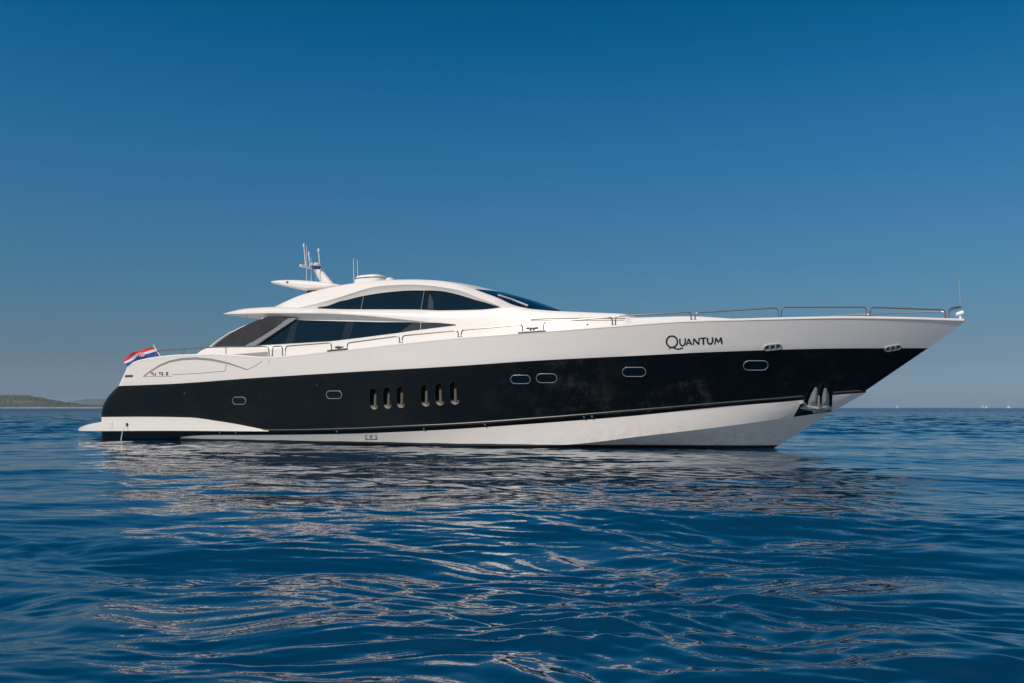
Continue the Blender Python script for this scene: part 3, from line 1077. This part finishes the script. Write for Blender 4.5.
def fairlead(x0, x1, y0, y1):
    p, n, e1, e2 = frame_at((x0 + x1) / 2, (y0 + y1) / 2)
    a_, b_ = span(x0, x1, y0, y1)
    mb = MB()
    rws = []
    rw = 0.05
    for dn, ins in ((-0.03, 0.0), (0.02, 0.0), (0.035, rw * 0.4), (0.03, rw * 0.9), (0.006, rw)):
        rws.append([p + e1 * q_[0] + e2 * q_[1] + n * dn for q_ in stadium(a_ - ins, b_ - ins)])
    mb.grid(rws, close_v=True)
    for t in (-0.3, 0.3):
        c_ = p + e1 * (a_ * t) + n * 0.02
        mb.tube([c_ - e2 * b_ * 0.8, c_ + e2 * b_ * 0.55], 0.03, 8)
    o = mb.build('fairlead', M['chrome'], yacht)
    mb = MB()
    mb.face([mb.vert(p + e1 * q_[0] + e2 * q_[1] + n * 0.004) for q_ in stadium(a_ - rw * 0.9, b_ - rw * 0.9)])
    mb.build('opening', M['dull'], o)
fairlead(763.4, 781.8, 343.8, 350.6)
fairlead(884.4, 901.2, 345, 351)
def stud(x, y, r, name, m, h=0.02):
    p, n = hit(x, y, HB)
    mb = MB()
    mb.lathe([(r, -0.01), (r, h * 0.6), (r * 0.7, h)], p, n, 12)
    mb.build(name, m, yacht)
for x, y in ((220, 433), (236, 433.2), (337, 431.6), (424, 428.8), (485, 424.6), (584, 417), (592, 416.4)):
    stud(x, y, 0.035, 'drain_outlet', M['steel'])
stud(127.2, 424.6, 0.07, 'bilge_outlet', M['dark'], 0.03)
stud(184.5, 393.5, 0.03, 'drain_outlet', M['dull'])
stud(317, 385.5, 0.06, 'drain_outlet', M['ventblack'], 0.015)

# ------------------------------------------------------------------ lettering
def strokes(list_, width, name, m, bvh=HB, off=0.005):
    mb = MB()
    for k, st_ in enumerate(list_):
        wv = width
        if isinstance(st_, tuple) and isinstance(st_[0], float):
            wv, st_ = st_
        ribbon(st_, wv, bvh, off + 0.0004 * k, mb, 0.35, thick=0.004)
    return mb.build(name, m, yacht, smooth=False, merge=False)
def Zm(pts, x0=640, y0=320, sc=10.24):
    return [(x0 + x / sc, y0 + y / sc) for x, y in pts]
Q = [(327 + 56 * math.cos(t), 222 + 58 * math.sin(t)) for t in np.linspace(0, 2 * math.pi, 40)]
name_st = [
    (0.048, Zm(Q)),
    (0.040, Zm([(318, 280), (340, 282), (362, 292), (385, 298), (410, 296), (440, 284)])),
    (0.020, Zm([(292, 300), (305, 291), (320, 284), (340, 281)])),
    (0.044, Zm([(408, 190), (408, 235), (414, 252), (426, 262), (440, 262), (454, 252), (462, 236), (463, 186)])),
    (0.034, Zm([(474, 260), (497, 192)])), (0.048, Zm([(497, 192), (530, 256)])), (0.026, Zm([(487, 238), (518, 236)])),
    (0.034, Zm([(548, 253), (549, 190)])), (0.048, Zm([(549, 190), (602, 250)])), (0.034, Zm([(602, 250), (603, 186)])),
    (0.036, Zm([(612, 188), (678, 182)])), (0.046, Zm([(648, 186), (648, 252)])),
    (0.044, Zm([(691, 182), (691, 222), (697, 236), (708, 244), (722, 244), (735, 236), (742, 222), (742, 176)])),
    (0.034, Zm([(764, 248), (776, 182)])), (0.046, Zm([(776, 182), (800, 228)])), (0.030, Zm([(800, 228), (828, 178)])), (0.046, Zm([(828, 178), (838, 244)])),
]
strokes(name_st, 0.05, 'name_lettering', M['ink'])
crs = [
    [(367.3, 435.7), (366.4, 435.2), (365.5, 435.8), (365.2, 437.0), (365.6, 438.2), (366.6, 438.6), (367.4, 438.1)],
    [(370.3, 438.6), (370.3, 435.2), (371.8, 435.3), (372.3, 436.1), (371.6, 436.9), (370.4, 437.0)], [(371.3, 437.0), (372.4, 438.6)],
    [(377.2, 435.5), (376.0, 435.1), (375.3, 435.8), (376.0, 436.7), (377.0, 437.2), (377.1, 438.1), (376.2, 438.6), (375.2, 438.1)],
    [(365, 439.5), (377.4, 439.3)]]
strokes(crs, 0.016, 'hull_marking', M['ink'])
badge = [
    [(150.5, 372.9), (153.2, 372.8)], [(151.8, 372.8), (152.4, 375.2)], [(153.4, 373.2), (153.8, 375.2)], [(155.5, 372.6), (155.7, 375.1), (154.4, 375.2)],
    [(158.6, 372.7), (161.0, 372.6)], [(159.8, 372.6), (160.0, 375.0)], [(161.8, 372.6), (161.9, 375)], [(161.8, 372.6), (163, 372.6)], [(161.8, 373.8), (162.9, 373.8)], [(161.8, 375), (163.2, 375)],
    [(165.8, 372.5), (168.2, 372.5), (166, 374.9), (168.4, 374.9)]]
for grp in (badge[0:4], badge[4:10], badge[10:]):
    strokes(grp, 0.034, 'badge_lettering', M['ink'])
# quarter panel seams
arc = [(143.5, 376.4), (150, 371.5), (160, 365.2), (170, 361.2), (182, 358.9), (196, 358.2), (212, 359.6), (228, 363), (240, 367), (247.5, 369.6)]
mb = ribbon(arc, 0.055, HB, 0.012, wfun=lambda t: 0.55 + 0.9 * math.sin(math.pi * t))
mb.build('panel_trim', M['grey_strip'], yacht)
strokes([[(247.5, 369.6), (255, 366), (262.5, 361)], [(144, 376.4), (172, 376.2)], [(172, 374.6), (200, 373.2), (225, 371.1)], [(225, 371.1), (226.4, 364)], [(269, 360), (269.2, 363)]], 0.02, 'panel_seam', M['grey_strip'])
strokes([[(125.0, 376.2), (133, 376.0)]], 0.09, 'stern_notch', M['dull'])
# coachroof handrail and seams
mb = MB()
for pts_ in ([(531, 319.6), (545, 318.8), (600, 318.2), (625, 318.6)],):
    ribbon(pts_, 0.028, DB, 0.02, mb, 1.0)
ribbon([(531, 320.9), (545, 320.6), (600, 320.4), (624, 320.3)], 0.02, DB, 0.012, mb, 1.0)
mb.build('coachroof_trim', M['grey_strip'], yacht)
mb = MB()
p, n = hit(587.5, 324.6, DB)
mb.lathe([(0.03, -0.01), (0.03, 0.01), (0.015, 0.02)], p, n, 10)
mb.build('deck_filler', M['dull'], yacht)

# ------------------------------------------------------------------ the anchor in its pocket
anchor = bpy.data.objects.new('anchor', None)
C.objects.link(anchor)
p, n = pc, pn
anchor.location = yacht.matrix_basis @ pc
anchor.rotation_euler = (0, 0, -TH)
tag(anchor, 'polished steel anchor with two pointed flukes stowed in the bow pocket of the yacht', 'anchor')
def AP(x, y, d):                              # a point of the anchor plane, d metres out from the hull
    q0 = L(x, y, 0.0)
    dr = (q0 - CAM_L).normalized()
    t = (pc + pn * d - CAM_L).dot(pn) / dr.dot(pn)
    return CAM_L + dr * t - pc
def plate(pts, d, th, name, m=None, ridge=None):
    mb = MB()
    fr = [mb.vert(AP(x, y, d)) for x, y in pts]
    bk = [mb.vert(AP(x, y, d) - pn * th) for x, y in pts]
    if ridge:
        c_ = mb.vert(AP(*ridge, d + 0.06))
        for k in range(len(pts)):
            mb.face((fr[k], fr[(k + 1) % len(pts)], c_))
    else:
        mb.face(fr)
    mb.face(list(reversed(bk)))
    for k in range(len(pts)):
        mb.face((fr[k], bk[k], bk[(k + 1) % len(pts)], fr[(k + 1) % len(pts)]))
    return mb.build(name, m or M['anchor'], anchor, smooth=False)
M['anchor'] = mat('galvanised_anchor', (0.52, 0.52, 0.51), 0.30, 0.5)
Za = lambda pts: [(790 + x / 13.67, 370 + y / 13.67) for x, y in pts]
plate(Za([(352, 250), (376, 256), (374, 340), (366, 420), (372, 505), (245, 500), (262, 420), (300, 340)]), 0.02, 0.06, 'fluke', ridge=Za([(340, 420)])[0])
plate(Za([(478, 258), (503, 264), (530, 340), (538, 420), (530, 505), (420, 505), (436, 430), (455, 340)]), 0.02, 0.06, 'fluke', ridge=Za([(492, 420)])[0])
plate(Za([(150, 528), (235, 495), (540, 498), (578, 522), (575, 545), (465, 572), (462, 588), (318, 592), (312, 565), (200, 545)]), 0.06, 0.12, 'crown', ridge=Za([(380, 530)])[0])
mb = MB()
mb.tube([AP(*Za([(392, 350)])[0], 0.02), AP(*Za([(394, 440)])[0], 0.08), AP(*Za([(398, 530)])[0], 0.10)], [0.03, 0.035, 0.04], 8)
mb.build('shank', M['anchor'], anchor)
mb = MB()
mb.tube([AP(*Za([(140, 462)])[0], 0.05), AP(*Za([(175, 435)])[0], 0.10), AP(*Za([(205, 470)])[0], 0.05)], [0.03, 0.06, 0.04], 8)
mb.build('shackle', M['anchor'], anchor)

# ------------------------------------------------------------------ the ensign
flag = bpy.data.objects.new('ensign_flag', None)
C.objects.link(flag)
fb_ = L(161.6, 358, 0.2)
flag.location = yacht.matrix_basis @ fb_
flag.rotation_euler = (0, 0, -TH)
tag(flag, 'red white and blue flag with chequered shield flying from a staff at the yacht stern', 'flag')
mb = MB()
st_top = L(153.8, 346.0, 0.2) - fb_
st_bot = L(163.5, 361.5, 0.2) - fb_
mb.tube([st_bot, st_top], 0.022, 8)
mb.lathe([(0.02, 0), (0.04, 0.02), (0.02, 0.05)], st_top, n=10)
mb.build('flagstaff', M['white'], flag)
c_ht, c_hb, c_ft, c_fb = (L(154.4, 347.0, 0.2) - fb_, L(160.2, 356.6, 0.2) - fb_, L(121.8, 359.2, 0.2) - fb_, L(129.4, 367.2, 0.2) - fb_)
def flagpt(a_, b_):                            # a from hoist to fly, b from top to bottom
    p = c_ht.lerp(c_hb, b_).lerp(c_ft.lerp(c_fb, b_), a_)
    p = p + Vector((0, 1, 0)) * (0.07 * math.sin(a_ * 9 + b_ * 1.6) * (0.3 + a_)) + Vector((0, 0, 1)) * (0.10 * 4 * a_ * (1 - a_) + 0.025 * math.sin(a_ * 11 + b_ * 2))
    return p
mb = MB()
na, nb = 36, 18
mb.grid([[flagpt(i / na, j / nb) for j in range(nb + 1)] for i in range(na + 1)], lambda i, j: 0 if j < 5 else (1 if j < 9 else 2))
mb.build('flag_cloth', [M['red'], M['flagwhite'], M['blue']], flag)
mb = MB()
for i in range(5):
    for j in range(5):
        a0, b0 = 0.38 + i * 0.036, 0.22 + j * 0.105
        for sg in (1, -1):
            vs_ = [mb.vert(flagpt(a_, b_) + Vector((0, -0.03 * sg, 0))) for a_, b_ in ((a0, b0), (a0 + 0.036, b0), (a0 + 0.036, b0 + 0.105), (a0, b0 + 0.105))]
            mb.face(vs_, (i + j) % 2)
mb.build('flag_shield', [M['red'], M['flagwhite']], flag, merge=False)

# ------------------------------------------------------------------ the sea: one sheet, its waves real near the boat
def smooth_noise(x, y, scale, seed, octaves=3):
    r = np.random.default_rng(seed)
    v = np.zeros_like(x)
    for o in range(octaves):
        for k in range(5):
            an = r.uniform(0, 2 * math.pi)
            kx, ky = math.cos(an), math.sin(an)
            f = (2 ** o) / scale * r.uniform(0.7, 1.3)
            v += np.sin(2 * math.pi * f * (kx * x + ky * y) + r.uniform(0, 6.28)) / (1.7 ** o)
    return v / 4.5
rad = [2.0]
while rad[-1] < 200:
    rad.append(rad[-1] * 1.003)
while rad[-1] < 8000:
    rad.append(rad[-1] * 1.06)
rad = np.array(rad)
ang = np.concatenate([np.linspace(-math.pi, R(-44), 40, endpoint=False), np.linspace(R(-44), R(44), 680, endpoint=False), np.linspace(R(44), math.pi, 40, endpoint=False)])
RR, AA = np.meshgrid(rad, ang, indexing='ij')
X, Y = RR * np.sin(AA), RR * np.cos(AA)
Zs = np.zeros_like(X)
DR = RR * 0.0031
calm = np.clip(0.66 + 0.34 * np.clip((X + 2.0) / 3.0, 0, 1) + 0.62 * smooth_noise(X, Y * 1.6, 9.0, 11, 2), 0.34, 1.3)
LEE = np.interp(RR, [0, 5.5, 8.5, 16, 33, 60], [1.15, 1.1, 0.72, 0.42, 0.42, 1.45])     # quieter water under the yacht's lee, open chop beyond
wx = X + 0.35 * smooth_noise(X, Y, 3.5, 21, 2)
wy = Y + 0.35 * smooth_noise(X, Y, 3.5, 22, 2)
wr = np.random.default_rng(5)
NW = 110
lam = np.exp(np.linspace(math.log(0.075), math.log(7.0), NW))
for i, l in enumerate(lam):
    l = l * wr.uniform(0.93, 1.07)
    spread = 0.42 if l < 0.6 else (0.70 if l < 1.2 else 0.45)
    a_ = R(78) + wr.normal(0, spread)
    k = 2 * math.pi / l
    slope = 0.014 if l < 0.13 else 0.030 if l < 0.55 else (0.020 if l < 1.7 else (0.017 if l < 3.0 else 0.011))
    amp = slope / k
    fade = np.clip((l / DR - 3.0) / 4.0, 0, 1) * np.clip((200 - RR) / 90, 0, 1)
    m_ = calm if l < 0.6 else 1.0
    ph = k * (math.cos(a_) * wx + math.sin(a_) * wy) + wr.uniform(0, 6.28)
    m_ = m_ * (LEE if l > 0.6 else np.where((RR > 9) & (RR < 45), LEE * 1.35, LEE))
    Zs += amp * fade * m_ * np.sin(ph)
for l, deg, sl_ in ((2.1, 84, 0.030), (1.45, 74, 0.030)):          # low swell running in from the open side
    k = 2 * math.pi / l
    Zs += sl_ / k * np.interp(RR, [0, 9, 16, 40], [1, 0.8, 0.3, 0.15]) * np.clip((l / DR - 3.0) / 4.0, 0, 1) * np.sin(k * (math.cos(R(deg)) * wx + math.sin(R(deg)) * wy) + l)
k = 2 * math.pi / 7.0                                   # one longer swell, its back facing the yacht
dy_ = 0.10 * wx + 0.995 * wy
Zs += 0.098 / k * np.interp(RR, [0, 10, 16, 30], [1, 0.8, 0.3, 0.1]) * np.sin(k * dy_ + math.pi - k * 5.3)
nR, nA = X.shape
verts = np.stack([X, Y, Zs], -1).reshape(-1, 3)
verts = np.vstack([verts, [[0, 0, 0]]])
ii, jj = np.meshgrid(np.arange(nR - 1), np.arange(nA), indexing='ij')
j2 = (jj + 1) % nA
quads = np.stack([ii * nA + jj, (ii + 1) * nA + jj, (ii + 1) * nA + j2, ii * nA + j2], -1).reshape(-1, 4)[:, ::-1]
me = bpy.data.meshes.new('sea')
tri = np.array([[nR * nA, j, (j + 1) % nA] for j in range(nA)])[:, ::-1]
nq, ntr = len(quads), len(tri)
me.vertices.add(len(verts))
me.vertices.foreach_set('co', verts.astype(np.float32).ravel())
me.loops.add(nq * 4 + ntr * 3)
me.loops.foreach_set('vertex_index', np.concatenate([quads.ravel(), tri.ravel()]).astype(np.int32))
me.polygons.add(nq + ntr)
me.polygons.foreach_set('loop_start', np.concatenate([np.arange(nq) * 4, nq * 4 + np.arange(ntr) * 3]).astype(np.int32))
me.update(calc_edges=True)
me.validate()
me.shade_smooth()
def sea_build(t, b):
    geo_ = t.nodes.new('ShaderNodeNewGeometry')
    ln = t.nodes.new('ShaderNodeVectorMath')
    ln.operation = 'LENGTH'
    t.links.new(geo_.outputs['Position'], ln.inputs[0])
    def nz(scale, stretch, detail, rough=0.6):
        mp = t.nodes.new('ShaderNodeMapping')
        mp.inputs['Scale'].default_value = stretch
        mp.inputs['Rotation'].default_value = (0, 0, R(12))
        n = t.nodes.new('ShaderNodeTexNoise')
        n.inputs['Scale'].default_value = scale
        n.inputs['Detail'].default_value = detail
        n.inputs['Roughness'].default_value = rough
        t.links.new(geo_.outputs['Position'], mp.inputs['Vector'])
        t.links.new(mp.outputs[0], n.inputs['Vector'])
        return n.outputs['Fac']
    b1 = t.nodes.new('ShaderNodeBump')
    b1.inputs['Strength'].default_value = 0.32
    b1.inputs['Distance'].default_value = 0.012
    t.links.new(nz(7.0, (0.7, 1, 1), 3), b1.inputs['Height'])
    # beyond the modelled waves: wavelet slopes taken straight from noise
    def nzc(scale, stretch):
        mp = t.nodes.new('ShaderNodeMapping')
        mp.inputs['Scale'].default_value = stretch
        mp.inputs['Rotation'].default_value = (0, 0, R(12))
        n = t.nodes.new('ShaderNodeTexNoise')
        n.inputs['Scale'].default_value = scale
        n.inputs['Detail'].default_value = 4
        n.inputs['Roughness'].default_value = 0.7
        t.links.new(geo_.outputs['Position'], mp.inputs['Vector'])
        t.links.new(mp.outputs[0], n.inputs['Vector'])
        sb_ = t.nodes.new('ShaderNodeVectorMath')
        sb_.operation = 'SUBTRACT'
        sb_.inputs[1].default_value = (0.5, 0.5, 0.5)
        t.links.new(n.outputs['Color'], sb_.inputs[0])
        return sb_.outputs[0]
    sc1 = t.nodes.new('ShaderNodeVectorMath')
    sc1.operation = 'SCALE'
    t.links.new(nzc(0.9, (0.5, 1, 1)), sc1.inputs[0])
    far_s = map_range(t, ln.outputs['Value'], 28, 110, 0.0, 3.0)
    t.links.new(far_s.outputs[0], sc1.inputs['Scale'])
    sc2 = t.nodes.new('ShaderNodeVectorMath')
    sc2.operation = 'SCALE'
    t.links.new(nzc(3.2, (0.5, 1, 1)), sc2.inputs[0])
    mid_s = map_range(t, ln.outputs['Value'], 9, 26, 0.0, 0.22)
    t.links.new(mid_s.outputs[0], sc2.inputs['Scale'])
    sm = t.nodes.new('ShaderNodeVectorMath')
    sm.operation = 'ADD'
    t.links.new(sc1.outputs[0], sm.inputs[0])
    t.links.new(sc2.outputs[0], sm.inputs[1])
    fl = t.nodes.new('ShaderNodeVectorMath')
    fl.operation = 'MULTIPLY'
    fl.inputs[1].default_value = (1, 1, 0)
    t.links.new(sm.outputs[0], fl.inputs[0])
    adn = t.nodes.new('ShaderNodeVectorMath')
    adn.operation = 'ADD'
    t.links.new(b1.outputs[0], adn.inputs[0])
    t.links.new(fl.outputs[0], adn.inputs[1])
    nrm_ = t.nodes.new('ShaderNodeVectorMath')
    nrm_.operation = 'NORMALIZE'
    t.links.new(adn.outputs[0], nrm_.inputs[0])
    t.links.new(nrm_.outputs[0], b.inputs['Normal'])
    rg = map_range(t, ln.outputs['Value'], 20, 400, 0.012, 0.22)
    t.links.new(rg.outputs[0], b.inputs['Roughness'])
M['sea'] = mat('sea_water', (0.0, 0.031, 0.076), 0.02, ior=1.85, build=sea_build)
me.materials.append(M['sea'])
sea = bpy.data.objects.new('sea', me)
C.objects.link(sea)
tag(sea, kind='structure')

# bilge water running from the outlet
mb = MB()
p0, n0 = hit(127.2, 424.8, HB)
mb.tube([p0 + n0 * 0.03, p0 + n0 * 0.12 + Vector((0, 0, -0.06)), p0 + n0 * 0.2 + Vector((-0.03, 0, -0.25)), p0 + n0 * 0.25 + Vector((-0.05, 0, -0.62))], [0.012, 0.013, 0.014, 0.02], 8)
M['stream'] = mat('running_water', (0.75, 0.78, 0.8), 0.1)
mb.build('water_stream', M['stream'], yacht)

# ------------------------------------------------------------------ far shore and hills
def far_pt(px, d):
    return (px - CX) / F_PX * d
def hill(name, prof, dist, depth, m, bump, seed, base_z=-1.0):
    xs, ys = zip(*prof)
    f = pchip(xs, ys)
    nx, ny = 420, 40
    x = np.linspace(xs[0], xs[-1], nx)
    h = np.maximum(f(x), 0) / F_PX * dist
    rws = []
    r = np.random.default_rng(seed)
    for j in range(ny + 1):
        v = j / ny
        env = math.sin(min(v * 1.15, 1.0) * math.pi / 2) if v < 0.87 else math.cos((v - 0.87) / 0.13 * math.pi / 2)
        d = dist + depth * v
        row = []
        for i in range(nx):
            n_ = r.normal(0, bump) * (0.4 + env)
            row.append(Vector((far_pt(x[i], d) + r.normal(0, bump), d, base_z + h[i] * (d / dist) * env + max(-1, n_) * (1 if h[i] > 0.5 else 0.2) + 1.0)))
        rws.append(row)
    mb = MB()
    mb.grid(rws)
    o = mb.build(name, m, None, smooth=False, merge=False)
    return o
def hill_build(c1, c2, c3, sc):
    def f(t, b):
        n = nodes_noise(t, sc, 5, 0.7)
        r1 = map_range(t, n.outputs['Fac'], 0.35, 0.62, 0, 1)
        n2 = nodes_noise(t, sc * 0.25, 3, 0.6)
        r2 = map_range(t, n2.outputs['Fac'], 0.5, 0.7, 0, 1)
        t.links.new(mixcol(t, r2.outputs[0], mixcol(t, r1.outputs[0], c1, c2), c3), b.inputs['Base Color'])
    return f
M['hill'] = mat('wooded_hill', (0.07, 0.08, 0.05), 0.9, build=hill_build((0.026, 0.050, 0.028), (0.062, 0.080, 0.046), (0.13, 0.12, 0.08), 0.03))
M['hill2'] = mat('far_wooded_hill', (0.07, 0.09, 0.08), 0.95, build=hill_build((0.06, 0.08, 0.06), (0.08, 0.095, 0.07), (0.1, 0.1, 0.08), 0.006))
M['shore'] = mat('pale_shore_rock', (0.45, 0.43, 0.40), 0.9, build=hill_build((0.22, 0.21, 0.19), (0.34, 0.32, 0.29), (0.18, 0.175, 0.15), 0.05))
h1 = hill('hill', [(-900, 0.3), (-700, 4), (-450, 9), (-260, 11), (-120, 15), (-40, 14), (0, 12.6), (11, 13), (25, 12.4), (40, 10.2), (55, 7.6), (68, 5), (80, 3.4), (100, 2.6), (112, 2.4), (150, 1.5), (170, 0.2)], 1500, 500, M['hill'], 0.9, 3)
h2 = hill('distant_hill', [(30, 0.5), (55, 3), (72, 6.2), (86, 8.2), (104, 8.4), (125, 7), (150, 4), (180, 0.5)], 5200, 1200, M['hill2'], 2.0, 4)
mb = MB()
r_ = np.random.default_rng(8)
xs = np.linspace(-900, 172, 700)
rws = []
for x in xs:
    d0 = 1470 + 10 * math.sin(x * 0.09) + r_.normal(0, 1.5)
    X0 = far_pt(x, 1480)
    hh = 1.3 + abs(r_.normal(0, 0.5))
    rws.append([(X0, d0 - 6, -0.6), (X0, d0 - 2, hh * 0.5), (X0, d0 + 6, hh), (X0, d0 + 20, hh + 0.4), (X0, d0 + 45, 0.5)])
mb.grid(rws)
h3 = mb.build('rocky_shore', M['shore'], None, smooth=False)
for o in (h1, h2, h3):
    tag(o, kind='structure')

# ------------------------------------------------------------------ boats near the horizon
def small_boat(px, dist, length, height, heading, label, mastless=True):
    root = bpy.data.objects.new('distant_boat', None)
    C.objects.link(root)
    root.location = (far_pt(px, dist), dist, 0)
    root.rotation_euler = (0, 0, heading)
    tag(root, label, 'boat', 'boats on the far horizon')
    mb = MB()
    rws = []
    for k in range(13):
        a_ = k / 12
        u = (a_ - 0.5) * length
        b_ = 0.16 * length * (1 - max(0, (a_ - 0.4) / 0.6) ** 2.2) + 0.001
        zt = 0.30 * height * (1 + 0.25 * a_)
        rws.append([(u - 0.06 * length * (1 - 0) * (a_ > 0.9), 0, -0.3), (u, -b_ * 0.8, 0.0), (u, -b_, zt), (u, 0, zt + 0.05), (u, b_, zt), (u, b_ * 0.8, 0.0)])
    g = mb.grid(rws, close_v=True)
    mb.face(g[0])
    mb.build('hull', M['white'], root)
    mb = MB()
    rws = []
    for a_, hh in ((-0.32, 0.32), (-0.28, 0.9), (-0.05, 1.0), (0.08, 0.95), (0.26, 0.34)):
        b_ = 0.11 * length
        rws.append([(a_ * length, -b_, 0.28 * height), (a_ * length, -b_ * 0.85, hh * height), (a_ * length, b_ * 0.85, hh * height), (a_ * length, b_, 0.28 * height)])
    g = mb.grid(rws)
    mb.face(g[0]); mb.face(g[-1])
    mb.build('cabin', M['white'], root)
small_boat(898, 2400, 10.0, 6.5, 0.5, 'tiny white boat on the horizon just right of the yacht bow stem')
small_boat(983.3, 2400, 9.0, 6.8, 0.3, 'tiny white boat on the horizon, left one of a close pair')
small_boat(986.6, 2300, 8.0, 5.8, 0.1, 'tiny white boat on the horizon, right one of a close pair')
small_boat(1008.8, 2400, 10.0, 5.6, -0.3, 'tiny white boat on the horizon nearest the right edge of the view')

# ------------------------------------------------------------------ the air over the sea
hb = MB()
hb.box((0, 0, 24), (15900, 15900, 52))
hz = hb.build('haze', [], None, smooth=False)
mh = bpy.data.materials.new('haze')
mh.use_nodes = True
t = mh.node_tree
t.nodes.clear()
pv = t.nodes.new('ShaderNodeVolumePrincipled')
pv.inputs['Color'].default_value = (0.62, 0.80, 0.95, 1)
pv.inputs['Density'].default_value = 0.0001
mo = t.nodes.new('ShaderNodeOutputMaterial')
t.links.new(pv.outputs[0], mo.inputs['Volume'])
hz.data.materials.append(mh)
tag(hz, kind='stuff')
